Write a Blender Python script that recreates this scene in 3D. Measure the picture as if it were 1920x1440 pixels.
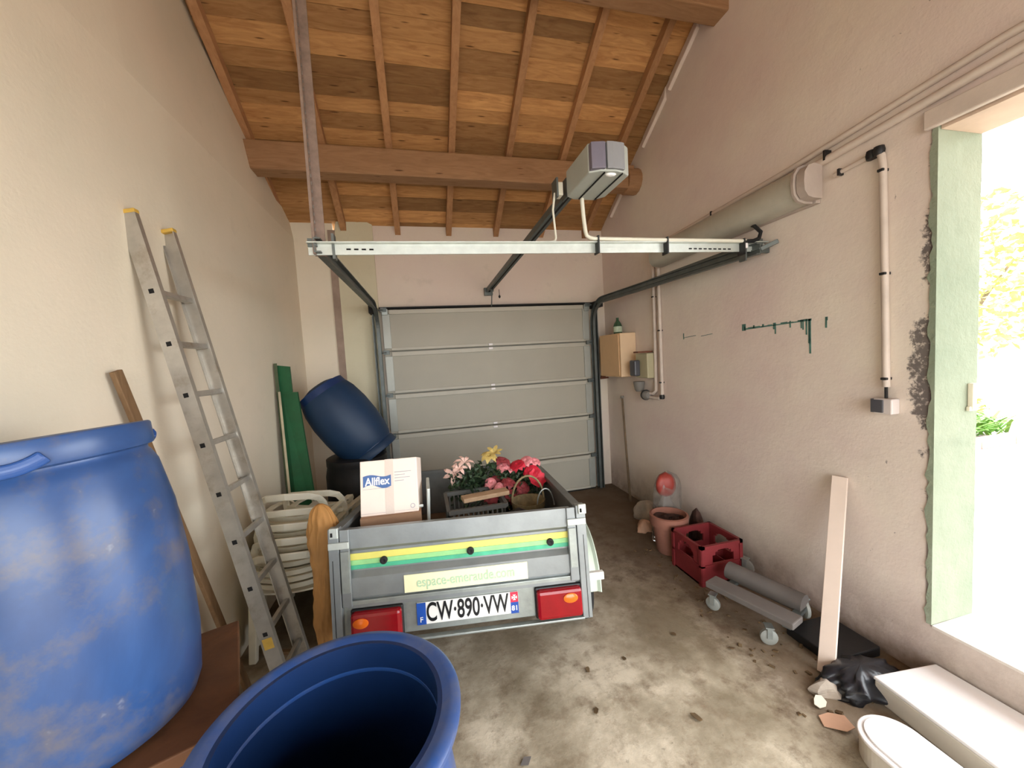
import bpy, math, random
from mathutils import Vector, Matrix, Euler
random.seed(7)
for o in list(bpy.data.objects): bpy.data.objects.remove(o)
C = bpy.context.scene
COL = C.collection
S = 1.156            # scene unit to metres: every length below is written in scene units
H = 1.6

# ---------------------------------------------------------------- camera
cam_data = bpy.data.cameras.new('camera'); cam = bpy.data.objects.new('camera', cam_data); COL.objects.link(cam)
Rm = Matrix(((0.96980626, 0.07207162, -0.23298389), (-0.23681473, 0.0500694, -0.9702638), (-0.05826312, 0.99614193, 0.06562524)))
cam.matrix_world = Matrix.Translation((0, 0, H * S)) @ Rm.to_4x4()
cam_data.sensor_width = 36.0; cam_data.lens = 717 / 1920 * 36.0; cam_data.clip_start = 0.02; cam_data.clip_end = 200
C.camera = cam
# ---------------------------------------------------------------- light
w = bpy.data.worlds.new('sky'); C.world = w; w.use_nodes = True
nt = w.node_tree; bg = nt.nodes['Background']
bg.inputs[0].default_value = (0.93, 0.97, 1.0, 1); bg.inputs[1].default_value = 6.6
sd = bpy.data.lights.new('sun', 'SUN'); sd.energy = 4.0; sd.angle = math.radians(3); sd.color = (1, .95, .86)
sun = bpy.data.objects.new('sun', sd); COL.objects.link(sun); sun.rotation_euler = (math.radians(20), math.radians(-12), 0)
def portal(loc, rot, sx, sy):
    p = bpy.data.lights.new('sky_portal', 'AREA'); p.shape = 'RECTANGLE'; p.size = sx; p.size_y = sy; p.cycles.is_portal = True
    po = bpy.data.objects.new('sky_portal', p); COL.objects.link(po); po.location = [v * S for v in loc]; po.rotation_euler = rot
portal((2.47, .0, 1.38), (0, math.radians(90), 0), 2.2 * S, 2.4 * S)
portal((.55, -2.4, 1.35), (math.radians(90), 0, 0), 3.0 * S, 2.7 * S)
C.view_settings.view_transform = 'Standard'; C.view_settings.look = 'None'; C.view_settings.gamma = 1.0
C.view_settings.use_curve_mapping = False
C.view_settings.exposure = 0.5
C.cycles.max_bounces = 14; C.cycles.diffuse_bounces = 9; C.cycles.transparent_max_bounces = 12
C.cycles.sample_clamp_indirect = 12

# ---------------------------------------------------------------- materials
def lin(c):
    return tuple(((v / 255) / 12.92 if v <= 10.3 else (((v / 255) + .055) / 1.055) ** 2.4) for v in c)
MATS = {}
class NB:
    def __init__(s, name):
        s.m = bpy.data.materials.new(name); s.m.use_nodes = True; s.t = s.m.node_tree; s.b = s.t.nodes['Principled BSDF']; MATS[name] = s.m
    def n(s, typ, **kw):
        x = s.t.nodes.new(typ)
        for k, v in kw.items(): setattr(x, k, v)
        return x
    def l(s, a, b): s.t.links.new(a, b)
    def coord(s, kind='Object', scale=(1, 1, 1)):
        tc = s.n('ShaderNodeTexCoord'); mp = s.n('ShaderNodeMapping'); mp.inputs['Scale'].default_value = scale
        s.l(tc.outputs[kind], mp.inputs[0]); return mp.outputs[0]
    def noise(s, vec, scale, detail=4, rough=.6, dist=0):
        x = s.n('ShaderNodeTexNoise'); x.inputs['Scale'].default_value = scale; x.inputs['Detail'].default_value = detail
        x.inputs['Roughness'].default_value = rough; x.inputs['Distortion'].default_value = dist
        s.l(vec, x.inputs['Vector']); return x.outputs['Fac']
    def ramp(s, fac, stops):
        x = s.n('ShaderNodeValToRGB'); e = x.color_ramp.elements
        while len(e) < len(stops): e.new(.5)
        for k, (p, c) in enumerate(stops):
            e[k].position = p; e[k].color = (*c, 1) if len(c) == 3 else c
        s.l(fac, x.inputs[0]); return x.outputs[0]
    def mix(s, fac, a, b, mode='MIX'):
        x = s.n('ShaderNodeMix'); x.data_type = 'RGBA'; x.blend_type = mode
        for sock, v in ((x.inputs[0], fac), (x.inputs[6], a), (x.inputs[7], b)):
            if isinstance(v, (int, float)): sock.default_value = v
            elif isinstance(v, tuple): sock.default_value = (*v, 1)
            else: s.l(v, sock)
        return x.outputs[2]
    def math(s, op, a, b=0., clamp=False):
        x = s.n('ShaderNodeMath'); x.operation = op; x.use_clamp = clamp
        for sock, v in ((x.inputs[0], a), (x.inputs[1], b)):
            if isinstance(v, (int, float)): sock.default_value = v
            else: s.l(v, sock)
        return x.outputs[0]
    def bump(s, h, strength=.3, dist=.01):
        x = s.n('ShaderNodeBump'); x.inputs['Strength'].default_value = strength; x.inputs['Distance'].default_value = dist
        s.l(h, x.inputs['Height']); s.l(x.outputs[0], s.b.inputs['Normal'])
    def base(s, c):
        if isinstance(c, tuple): s.b.inputs['Base Color'].default_value = (*c, 1)
        else: s.l(c, s.b.inputs['Base Color'])
    def rm(s, r, m=0., spec=None):
        s.b.inputs['Roughness'].default_value = r; s.b.inputs['Metallic'].default_value = m
        if spec is not None: s.b.inputs['Specular IOR Level'].default_value = spec
def simple(name, rgb, rough=.6, metal=0., var=.25, scale=6., bump=.15, bscale=60., dirt=None, spec=None, dirt_amt=.5):
    s = NB(name); v = s.coord(); c = lin(rgb)
    n = s.noise(v, scale, 5)
    lo = tuple(x * (1 - var) for x in c); hi = tuple(min(1, x * (1 + var)) for x in c)
    col = s.ramp(n, [(.3, lo), (.7, hi)])
    if dirt:
        d = s.noise(v, scale * .6, 7, .7)
        f = s.ramp(d, [(1 - dirt_amt - .12, (0, 0, 0)), (1 - dirt_amt + .15, (1, 1, 1))])
        col = s.mix(f, col, lin(dirt))
    s.base(col); s.rm(rough, metal, spec)
    if bump: s.bump(s.noise(v, bscale, 3), bump, .004)
    return s.m
def plaster(name, rgb, rgb2, stain=None, extra=None, bump=.35):
    s = NB(name); v = s.coord()
    n = s.noise(v, .9, 5, .6); n2 = s.noise(v, 5, 6, .65)
    col = s.mix(s.ramp(n, [(.35, (0, 0, 0)), (.65, (1, 1, 1))]), lin(rgb), lin(rgb2))
    f = s.ramp(n2, [(.60, (0, 0, 0)), (.78, (1, 1, 1))])
    f = s.math('MULTIPLY', f, .35)
    col = s.mix(f, col, lin(stain or tuple(int(x * .82) for x in rgb)))
    if extra: col = extra(s, v, col)
    s.base(col); s.rm(.92, 0, .2)
    h = s.math('ADD', s.noise(v, 4, 5, .6), s.math('MULTIPLY', s.noise(v, 45, 4, .7), .22))
    s.bump(h, bump, .03)
    return s.m
def sep(s, v):
    x = s.n('ShaderNodeSeparateXYZ'); s.l(v, x.inputs[0]); return x.outputs
def band(s, val, a, b, soft):   # 1 between a and b
    m1 = s.n('ShaderNodeMapRange'); m1.interpolation_type = 'SMOOTHSTEP'
    m1.inputs[1].default_value = a - soft; m1.inputs[2].default_value = a + soft; s.l(val, m1.inputs[0])
    m2 = s.n('ShaderNodeMapRange'); m2.interpolation_type = 'SMOOTHSTEP'
    m2.inputs[1].default_value = b - soft; m2.inputs[2].default_value = b + soft; s.l(val, m2.inputs[0])
    return s.math('MULTIPLY', m1.outputs[0], s.math('SUBTRACT', 1., m2.outputs[0]))
def right_extra(s, v, col):
    o = sep(s, v)
    # mould and flaked paint running down beside the doorway
    n = s.noise(v, 15, 9, .75, .4); n2 = s.noise(v, 3.2, 4, .6)
    edge = band(s, o[1], 1.0 * S, 1.245 * S, .07)
    core = s.math('MULTIPLY', band(s, o[1], 1.0 * S, 1.30 * S, .06), band(s, o[2], 1.22 * S, 1.66 * S, .08))
    up = s.math('MULTIPLY', band(s, o[1], 1.0 * S, 1.26 * S, .05), band(s, o[2], 1.86 * S, 2.04 * S, .08))
    z = s.math('ADD', s.math('MULTIPLY', edge, s.math('MULTIPLY', n2, .42)), s.math('ADD', s.math('MULTIPLY', core, .24), s.math('MULTIPLY', up, .16)))
    m = s.ramp(s.math('ADD', s.math('MULTIPLY', n, .75), z), [(.565, (0, 0, 0)), (.63, (1, 1, 1))])
    m = s.math('MULTIPLY', m, s.math('MULTIPLY', s.math('GREATER_THAN', edge, .02), .85))
    m = s.math('MULTIPLY', m, band(s, o[2], .45 * S, 2.46 * S, .05))
    m = s.math('MULTIPLY', m, s.ramp(s.noise(v, 38, 5, .7), [(.36, (.25, .25, .25)), (.46, (1, 1, 1))]))
    spk = s.math('MULTIPLY', s.ramp(s.noise(v, 30, 4, .6), [(.70, (0, 0, 0)), (.74, (1, 1, 1))]), band(s, o[1], 1.0 * S, 1.5 * S, .2))
    m = s.math('MAXIMUM', m, s.math('MULTIPLY', spk, .6))
    col = s.mix(m, col, lin((70, 64, 66)))
    line = s.math('MULTIPLY', band(s, o[1], 1.0 * S, 1.216 * S, .006), band(s, o[2], .3 * S, 2.5 * S, .03))
    col = s.mix(s.math('MULTIPLY', line, .7), col, lin((84, 76, 76)))
    # browner towards the floor, broken up by noise
    low = s.n('ShaderNodeMapRange'); low.inputs[1].default_value = .42 * S; low.inputs[2].default_value = 0; s.l(o[2], low.inputs[0])
    d = s.math('MULTIPLY', low.outputs[0], s.noise(v, 6, 6, .7))
    col = s.mix(s.math('MULTIPLY', d, 1.35, True), col, lin((112, 92, 74)))
    return col
plaster('plaster_left', (232, 220, 200), (222, 214, 194), (208, 198, 176), bump=.16)
plaster('plaster_back', (224, 214, 196), (222, 206, 194), bump=.4)
plaster('plaster_pier', (214, 208, 182), (205, 197, 170), bump=.4)
plaster('plaster_right', (228, 218, 204), (218, 200, 193), (204, 190, 180), right_extra, bump=.22)
plaster('plaster_other', (215, 205, 185), (205, 195, 175), bump=.3)
plaster('green_paint', (124, 134, 114), (148, 154, 134), (104, 114, 96), bump=.6)
plaster('sill_plaster', (176, 152, 138), (160, 138, 126), (120, 100, 88))
plaster('sill_light', (222, 214, 204), (210, 200, 190))
plaster('exterior_render', (230, 215, 205), (235, 225, 215))
simple('post_paint', (158, 138, 124), .9, var=.15)
def floor_mat():
    s = NB('concrete_floor'); v = s.coord(); o = sep(s, v)
    a = s.noise(v, 1.6, 7, .62); b = s.noise(v, 7, 8, .7); c = s.noise(v, 26, 5, .7)
    col = s.ramp(a, [(.38, lin((138, 126, 104))), (.5, lin((176, 164, 142))), (.60, lin((214, 202, 180)))])
    col = s.mix(s.math('MULTIPLY', s.ramp(b, [(.5, (0, 0, 0)), (.66, (1, 1, 1))]), .6), col, lin((124, 106, 84)))
    col = s.mix(s.ramp(b, [(.66, (0, 0, 0)), (.72, (1, 1, 1))]), col, lin((82, 66, 50)))
    col = s.mix(s.math('MULTIPLY', s.ramp(c, [(.62, (0, 0, 0)), (.72, (1, 1, 1))]), .5), col, lin((96, 82, 66)))
    # earth swept up along the right wall; browner tone towards the back
    e = s.n('ShaderNodeMapRange'); e.inputs[1].default_value = 1.32 * S; e.inputs[2].default_value = 1.60 * S
    s.l(s.math('ADD', o[0], s.math('ADD', s.math('MULTIPLY', s.math('SUBTRACT', a, .5), 1.5), s.math('MULTIPLY', s.math('SUBTRACT', b, .5), .9))), e.inputs[0])
    yb = s.n('ShaderNodeMapRange'); yb.inputs[1].default_value = 1.5 * S; yb.inputs[2].default_value = 2.6 * S
    s.l(s.math('ADD', o[1], s.math('MULTIPLY', s.math('SUBTRACT', b, .5), .8)), yb.inputs[0])
    col = s.mix(s.math('MULTIPLY', e.outputs[0], .72), col, lin((92, 72, 54)))
    col = s.mix(s.math('MULTIPLY', yb.outputs[0], .68), col, lin((92, 74, 58)))
    s.base(col); s.rm(.88, 0, .25)
    s.bump(s.math('ADD', s.math('MULTIPLY', a, .5), s.math('MULTIPLY', s.noise(v, 30, 6, .7), .35)), .5, .02)
floor_mat()
def wood(name, rgb, rgb2, grain=(1, 1, 1), knots=True, rnd=.5, rough=.7):
    s = NB(name); v = s.coord('Object', grain); oi = s.n('ShaderNodeObjectInfo')
    add = s.n('ShaderNodeVectorMath'); add.operation = 'ADD'; sc = s.n('ShaderNodeVectorMath'); sc.operation = 'SCALE'
    s.l(oi.outputs['Random'], sc.inputs[3]); sc.inputs[0].default_value = (31, 17, 23); s.l(v, add.inputs[0]); s.l(sc.outputs[0], add.inputs[1]); v = add.outputs[0]
    n = s.noise(v, 3.0, 6, .6, 1.2)
    col = s.mix(s.ramp(n, [(.3, (0, 0, 0)), (.7, (1, 1, 1))]), lin(rgb), lin(rgb2))
    hs = s.n('ShaderNodeHueSaturation'); s.l(col, hs.inputs['Color'])
    mr = s.n('ShaderNodeMapRange'); s.l(oi.outputs['Random'], mr.inputs[0]); mr.inputs[3].default_value = 1 - rnd; mr.inputs[4].default_value = 1 + rnd * .7
    s.l(mr.outputs[0], hs.inputs['Value']); col = hs.outputs[0]
    if knots:
        vo = s.n('ShaderNodeTexVoronoi'); vo.inputs['Scale'].default_value = 2.2
        s.l(v, vo.inputs['Vector'])
        col = s.mix(s.ramp(vo.outputs['Distance'], [(.06, (.85, .85, .85)), (.13, (0, 0, 0))]), col, lin((74, 42, 18)))
    s.base(col); s.rm(rough, 0, .3)
    s.bump(s.noise(v, 8, 5, .6), .15, .01)
wood('roof_board', (196, 150, 98), (160, 114, 70), (1.2, 9, 9), True, .5)
wood('rafter_wood', (182, 138, 98), (160, 116, 80), (7, 1.2, 7), False, .16)
wood('beam_wood', (170, 132, 98), (146, 110, 78), (1.1, 7, 7), True, .12)
simple('deck_dark', (150, 110, 72), .9)
wood('brown_plank', (110, 72, 44), (84, 54, 34), (2, 2, 2), False, .1)
wood('stick_wood', (132, 104, 74), (108, 82, 56), (9, 9, 1), False, .1)
wood('pale_wood', (190, 160, 130), (160, 130, 100), (3, 9, 9), False, .1)
simple('blue_plastic', (42, 78, 140), .36, var=.12, scale=3, bump=.06, bscale=12, dirt=(104, 106, 118), dirt_amt=.44)
def scuffed():
    s = NB('blue_plastic_scuffed'); v = s.coord(); n = s.noise(v, 2.6, 6, .6, .5); n2 = s.noise(v, 5.5, 7, .7); n3 = s.noise(v, 11, 4, .7)
    col = s.ramp(n, [(.3, lin((36, 60, 104))), (.6, lin((50, 82, 134)))])
    col = s.mix(s.math('MULTIPLY', s.ramp(n2, [(.5, (0, 0, 0)), (.68, (1, 1, 1))]), .75), col, lin((98, 94, 98)))
    col = s.mix(s.math('MULTIPLY', s.ramp(n3, [(.66, (0, 0, 0)), (.76, (1, 1, 1))]), .45), col, lin((158, 166, 186)))
    s.base(col); s.rm(.33); s.bump(s.noise(v, 3, 3), .12, .02)
scuffed()
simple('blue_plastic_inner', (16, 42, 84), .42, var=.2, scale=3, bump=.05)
simple('dark_blue_plastic', (15, 46, 76), .55, var=.12, scale=3, bump=.05, bscale=12)
simple('black_plastic', (22, 22, 24), .5, var=.3)
simple('bag_black', (30, 31, 36), .32, var=.3, bump=.4, bscale=30)
simple('aluminium', (188, 184, 176), .42, .75, var=.12, scale=12, dirt=(150, 136, 116), dirt_amt=.36)
simple('dark_hole', (14, 12, 12), .9)
simple('yellow_cap', (206, 168, 74), .6)
simple('galvanised', (158, 164, 160), .42, .6, var=.12, scale=18)
simple('galvanised_dark', (104, 110, 108), .5, .6, var=.15, scale=12)
simple('galvanised_bright', (200, 206, 200), .38, .45, var=.08, scale=14)
simple('strap_metal', (140, 120, 108), .75, .1, var=.2, scale=20)
simple('door_panel', (172, 168, 154), .6, 0, var=.04, scale=2, bump=.12, bscale=90)
simple('door_rail', (184, 180, 166), .5, 0, var=.04)
simple('door_strip', (168, 170, 162), .45, .25, var=.05)
simple('black_rubber', (26, 26, 27), .8, bump=.3)
simple('opener_grey', (136, 138, 142), .5, .1, var=.05)
simple('opener_violet', (112, 108, 122), .5, .1, var=.05)
simple('opener_light', (172, 178, 172), .5, .1, var=.05)
simple('lens_glint', (245, 248, 250), .12, 0, var=.0, bump=0)  # near-white colour stands in for the glint on the opener lens
simple('white_conduit', (214, 212, 196), .5, var=.06)
simple('pipe_paint', (206, 192, 180), .55, var=.1)
simple('lamp_diffuser', (178, 174, 160), .35, var=.08)
simple('lamp_body', (176, 162, 152), .5, var=.08)
simple('trailer_steel', (142, 147, 148), .42, .5, var=.1, scale=9, bump=.08, dirt=(120, 118, 112), dirt_amt=.25)
simple('trailer_steel_dark', (118, 122, 122), .5, .35, var=.15, scale=9, bump=.08)
simple('trailer_inside', (112, 98, 84), .8, 0, var=.2)
simple('sticker_yellow', (226, 218, 112), .5, var=.06)
simple('sticker_green', (76, 178, 138), .5, var=.18, scale=14)
simple('sticker_lightgreen', (150, 210, 140), .5, var=.12, scale=14)
simple('sticker_pale', (240, 238, 196), .5, var=.03)
simple('faded_letter', (176, 204, 172), .6, var=.1)
simple('plate_white', (236, 236, 232), .35, var=.02, bump=0)
simple('plate_black', (16, 16, 18), .4, bump=0)
simple('plate_blue', (28, 74, 160), .4, bump=0)
simple('plate_red', (196, 40, 70), .4, bump=0)
simple('red_lens', (138, 10, 22), .18, 0, var=.15, bump=.1, bscale=100)
simple('orange_lens', (226, 108, 30), .18, 0, var=.1, bump=.1, bscale=100)
simple('fender_plastic', (196, 208, 190), .5, var=.05)
simple('carton', (238, 222, 210), .8, var=.03)
simple('carton_brown', (150, 116, 90), .85, var=.08)
simple('tape', (214, 198, 186), .35, var=.03)
simple('print_blue', (70, 104, 160), .6, var=.05, bump=0)
simple('print_white', (240, 236, 236), .6, var=.02, bump=0)
simple('print_grey', (168, 164, 172), .7, bump=0)
simple('chair_plastic', (226, 222, 204), .42, var=.05, bump=.03, dirt=(190, 180, 156), dirt_amt=.3)
simple('tan_cloth', (158, 112, 58), .8, var=.2, scale=5, bump=.5, bscale=14)
simple('green_paint_board', (38, 98, 62), .6, var=.2, scale=4, dirt=(44, 82, 52), dirt_amt=.4)
simple('green_edge', (74, 84, 58), .8)
simple('beige_strip', (176, 164, 134), .7)
simple('cabinet_cream', (214, 178, 134), .5, var=.05)
simple('cabinet_cream_front', (226, 196, 160), .5, var=.04)
simple('socket_beige', (178, 170, 138), .5, var=.05)
simple('socket_flap', (76, 76, 82), .4, var=.05)
simple('bottle_glass', (58, 84, 62), .2, var=.1, bump=0)
simple('bottle_label', (182, 196, 170), .6, var=.2, scale=40)
simple('rust', (112, 66, 48), .9, var=.3)
simple('grey_plastic', (122, 118, 112), .6, var=.1)
simple('switch_white', (210, 200, 196), .4, var=.04)
simple('red_crate_mat', (122, 38, 42), .5, var=.15, scale=5)
simple('terracotta', (144, 96, 80), .85, var=.15)
simple('soil', (66, 42, 34), .95, var=.4, scale=20, bump=.6)
simple('red_bag', (150, 56, 46), .5, var=.3, scale=8, bump=.3, bscale=20)
simple('grey_board', (104, 98, 94), .7, var=.1)
simple('white_board', (224, 206, 192), .5, var=.04)
simple('caster_white', (140, 142, 136), .5, var=.1)
simple('enamel_white', (236, 232, 230), .35, var=.03, bump=.05, dirt=(200, 196, 196), dirt_amt=.22)
simple('enamel_side', (206, 198, 184), .45, var=.06)
simple('rubble', (172, 160, 146), .95, var=.2, scale=10, bump=.8, bscale=20)
simple('paper', (232, 224, 204), .8, var=.05)
simple('cardboard_scrap', (196, 154, 126), .85, var=.1)
simple('leaf_dead', (96, 76, 50), .9, var=.3, scale=20)
simple('leaf_dark', (46, 66, 40), .6, var=.4, scale=20, bump=0)
simple('petal_pink', (228, 190, 176), .6, var=.1, scale=30, bump=0)
simple('petal_yellow', (196, 172, 100), .6, var=.2, scale=30, bump=0)
simple('petal_red', (196, 30, 54), .55, var=.3, scale=30, bump=0)
simple('petal_dark', (142, 52, 58), .6, var=.35, scale=30, bump=0)
simple('petal_rose', (216, 132, 136), .6, var=.3, scale=30, bump=0)
simple('wicker', (128, 112, 80), .8, var=.3, scale=30)
simple('grey_crate', (98, 98, 94), .6, var=.1)
simple('teal_stain', (78, 116, 106), .8, var=.3, scale=30, bump=0)
simple('paving', (160, 150, 140), .9, var=.08)
simple('curb_pink', (196, 150, 138), .9, var=.1)
simple('garden_wall', (214, 206, 190), .9, var=.06)
simple('leaf_yellow', (176, 192, 110), .6, var=.35, scale=3, bump=0)
simple('leaf_green', (104, 148, 60), .6, var=.35, scale=3, bump=0)
simple('bark', (110, 92, 72), .9)
simple('white_rod', (226, 224, 216), .5, var=.05)
simple('red_frame', (208, 184, 164), .7, var=.1)
def clear_plastic():
    s = NB('clear_plastic'); v = s.coord()
    s.base(lin((150, 142, 136))); s.rm(.22, 0, .6)
    n = s.noise(v, 5, 4, .6, 1.5); s.l(s.ramp(n, [(.35, (.16, .16, .16)), (.65, (.5, .5, .5))]), s.b.inputs['Alpha'])
    s.bump(n, .8, .01)
clear_plastic()
def mat(n): return MATS[n]

# ---------------------------------------------------------------- mesh helpers
class MB:
    def __init__(s): s.v = []; s.f = []; s.mi = []; s.cur = 0
    def add(s, vs, fs):
        k = len(s.v); s.v += [tuple(v) for v in vs]
        for f in fs: s.f.append(tuple(i + k for i in f)); s.mi.append(s.cur)
        return s
    def box(s, x0, y0, z0, x1, y1, z1, M=None):
        x0, x1 = sorted((x0, x1)); y0, y1 = sorted((y0, y1)); z0, z1 = sorted((z0, z1))
        vs = [Vector(p) for p in ((x0, y0, z0), (x1, y0, z0), (x1, y1, z0), (x0, y1, z0), (x0, y0, z1), (x1, y0, z1), (x1, y1, z1), (x0, y1, z1))]
        if M: vs = [M @ v for v in vs]
        return s.add(vs, [(0, 3, 2, 1), (4, 5, 6, 7), (0, 1, 5, 4), (1, 2, 6, 5), (2, 3, 7, 6), (3, 0, 4, 7)])
    def hexa(s, a, b):   # two quads (4 pts each) joined
        return s.add(list(a) + list(b), [(0, 3, 2, 1), (4, 5, 6, 7), (0, 1, 5, 4), (1, 2, 6, 5), (2, 3, 7, 6), (3, 0, 4, 7)])
    def beam(s, a, b, wx, wz, up=(0, 0, 1)):
        a, b = Vector(a), Vector(b); d = (b - a).normalized(); x = d.cross(Vector(up)).normalized(); z = x.cross(d)
        q = lambda p: [p - x * wx / 2 - z * wz / 2, p + x * wx / 2 - z * wz / 2, p + x * wx / 2 + z * wz / 2, p - x * wx / 2 + z * wz / 2]
        return s.hexa(q(a), q(b))
    def sweep(s, prof, path, up=(0, 0, 1), closed_prof=True, side=None):
        path = [Vector(p) for p in path]; n = len(path); m = len(prof); vs = []
        for i, p in enumerate(path):
            d = (path[min(i + 1, n - 1)] - path[max(i - 1, 0)]).normalized()
            if side is not None: x = Vector(side); z = x.cross(d).normalized()
            else:
                u = Vector(up)
                if abs(d.dot(u)) > .98: u = Vector((0, 1, 0))
                x = d.cross(u).normalized(); z = x.cross(d)
            vs += [p + x * a + z * b for a, b in prof]
        fs = []
        for i in range(n - 1):
            for j in range(m if closed_prof else m - 1):
                fs.append((i * m + j, i * m + (j + 1) % m, (i + 1) * m + (j + 1) % m, (i + 1) * m + j))
        if closed_prof: fs += [tuple(range(m))[::-1], tuple((n - 1) * m + j for j in range(m))]
        return s.add(vs, fs)
    def tube(s, path, r, n=10, r1=None):
        path = [Vector(p) for p in path]; N = len(path); vs = []; fs = []; u = None
        for i, p in enumerate(path):
            d = (path[min(i + 1, N - 1)] - path[max(i - 1, 0)]).normalized()
            if u is None:
                u = d.orthogonal().normalized()
            else:
                u = (u - d * u.dot(d)).normalized()
            v = d.cross(u); rr = r + ((r1 if r1 is not None else r) - r) * i / max(1, N - 1)
            vs += [p + rr * (math.cos(2 * math.pi * k / n) * u + math.sin(2 * math.pi * k / n) * v) for k in range(n)]
        for i in range(N - 1):
            for k in range(n): fs.append((i * n + k, i * n + (k + 1) % n, (i + 1) * n + (k + 1) % n, (i + 1) * n + k))
        fs += [tuple(range(n))[::-1], tuple((N - 1) * n + k for k in range(n))]
        return s.add(vs, fs)
    def lathe(s, prof, M=None, n=48, caps=(True, True), wob=0.):
        vs = []; fs = []; m = len(prof)
        for i, (r, z) in enumerate(prof):
            for k in range(n):
                a = 2 * math.pi * k / n; rr = r * (1 + wob * math.sin(3 * a + z * 4))
                p = Vector((rr * math.cos(a), rr * math.sin(a), z)); vs.append(M @ p if M else p)
        for i in range(m - 1):
            for k in range(n): fs.append((i * n + k, i * n + (k + 1) % n, (i + 1) * n + (k + 1) % n, (i + 1) * n + k))
        if caps[0]: fs.append(tuple(range(n))[::-1])
        if caps[1]: fs.append(tuple((m - 1) * n + k for k in range(n)))
        return s.add(vs, fs)
    def prism(s, poly, M, d):   # poly in xy of M, extruded along z of M by d
        n = len(poly); a = [M @ Vector((x, y, 0)) for x, y in poly]; b = [M @ Vector((x, y, d)) for x, y in poly]
        return s.add(a + b, [tuple(range(n))[::-1], tuple(range(n, 2 * n))] + [(i, (i + 1) % n, n + (i + 1) % n, n + i) for i in range(n)])
    def grid(s, fn, nu, nv, thick=0.):
        P = [[Vector(fn(i / nu, j / nv)) for j in range(nv + 1)] for i in range(nu + 1)]
        vs = [p for r in P for p in r]; W = nv + 1
        fs = [(i * W + j, (i + 1) * W + j, (i + 1) * W + j + 1, i * W + j + 1) for i in range(nu) for j in range(nv)]
        return s.add(vs, fs)
def rootmat(o):
    m = Matrix.Identity(4)
    while o is not None: m = o.matrix_basis @ m; o = o.parent
    return m
def obj(name, mb, m, parent=None, local=False, smooth=False, bevel=0, solid=0, sub=0, kind=None, label=None, angle=40):
    me = bpy.data.meshes.new(name); vs = [Vector(v) * S for v in mb.v]
    if not local and parent is not None:
        inv = rootmat(parent).inverted(); vs = [inv @ v for v in vs]
    me.from_pydata(vs, [], mb.f)
    mats = m if isinstance(m, (list, tuple)) else [m]
    for q in mats: me.materials.append(mat(q))
    if len(mats) > 1:
        for p, i in zip(me.polygons, mb.mi): p.material_index = i
    if smooth:
        for p in me.polygons: p.use_smooth = True
        me.set_sharp_from_angle(angle=math.radians(angle))
    o = bpy.data.objects.new(name, me); COL.objects.link(o); o.parent = parent
    if solid: q = o.modifiers.new('solid', 'SOLIDIFY'); q.thickness = solid * S; q.offset = 0
    if sub: q = o.modifiers.new('sub', 'SUBSURF'); q.levels = sub; q.render_levels = sub
    if bevel: q = o.modifiers.new('bevel', 'BEVEL'); q.width = bevel * S; q.segments = 2; q.limit_method = 'ANGLE'
    if kind: o['kind'] = kind
    if label: o['label'] = label
    return o
def tag(o, label, cat, group=None):
    o['label'] = label; o['category'] = cat
    if group: o['group'] = group
    return o
def thing(name, label, cat, loc=(0, 0, 0), rot=(0, 0, 0), group=None):
    o = bpy.data.objects.new(name, None); COL.objects.link(o); o.empty_display_size = .1
    o.location = [v * S for v in loc]; o.rotation_euler = rot
    return tag(o, label, cat, group)
def struct(name, mb, m, parent=None, **k):
    return obj(name, mb, m, parent, kind='structure' if parent is None else None, **k)
def text(name, s, size, M, m, parent, ext=.001, align='CENTER', sx=1., bold=0.):
    cu = bpy.data.curves.new(name, 'FONT'); cu.body = s; cu.size = size * S; cu.align_x = align; cu.align_y = 'CENTER'; cu.extrude = ext * S; cu.offset = bold * S
    t = bpy.data.objects.new('tmp', cu); COL.objects.link(t); bpy.context.view_layer.update()
    me = bpy.data.meshes.new_from_object(t.evaluated_get(bpy.context.evaluated_depsgraph_get()))
    bpy.data.objects.remove(t)
    me.name = name
    MM = Matrix.Translation(M.to_translation() * S) @ M.to_3x3().to_4x4() @ Matrix.Diagonal((sx, 1, 1, 1))
    MM = rootmat(parent).inverted() @ MM if parent else MM
    me.transform(MM); me.materials.clear(); me.materials.append(mat(m))
    o = bpy.data.objects.new(name, me); COL.objects.link(o); o.parent = parent
    return o
def frame(o, x, y):      # matrix with origin o, x axis, y axis
    x = Vector(x).normalized(); z = x.cross(Vector(y)).normalized(); y = z.cross(x)
    m = Matrix((x, y, z)).transposed().to_4x4(); m.translation = Vector(o); return m
def copy_tree(o, parent=None):
    kids = [k for k in bpy.data.objects if k.parent == o]
    c = o.copy(); COL.objects.link(c); c.parent = parent
    for k in kids: copy_tree(k, c)
    return c
R = math.radians

# ================================================================ SETTING
XL, XR, YB = -1.1, 2.2, 4.22
RS = .62
def roofz(y): return 3.02 - RS * (y - 4.11)       # underside of the rafters
RIDGE = .2
def gable_z(y): return roofz(y) + .16 if y > RIDGE else roofz(RIDGE) + .16 - RS * (RIDGE - y)
YF = -2.3
# floor
m = MB(); m.grid(lambda u, v: (XL - .1 + u * 3.6, YF - .1 + v * 6.78, 0), 60, 110)
fl = struct('floor', m, 'concrete_floor')
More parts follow.
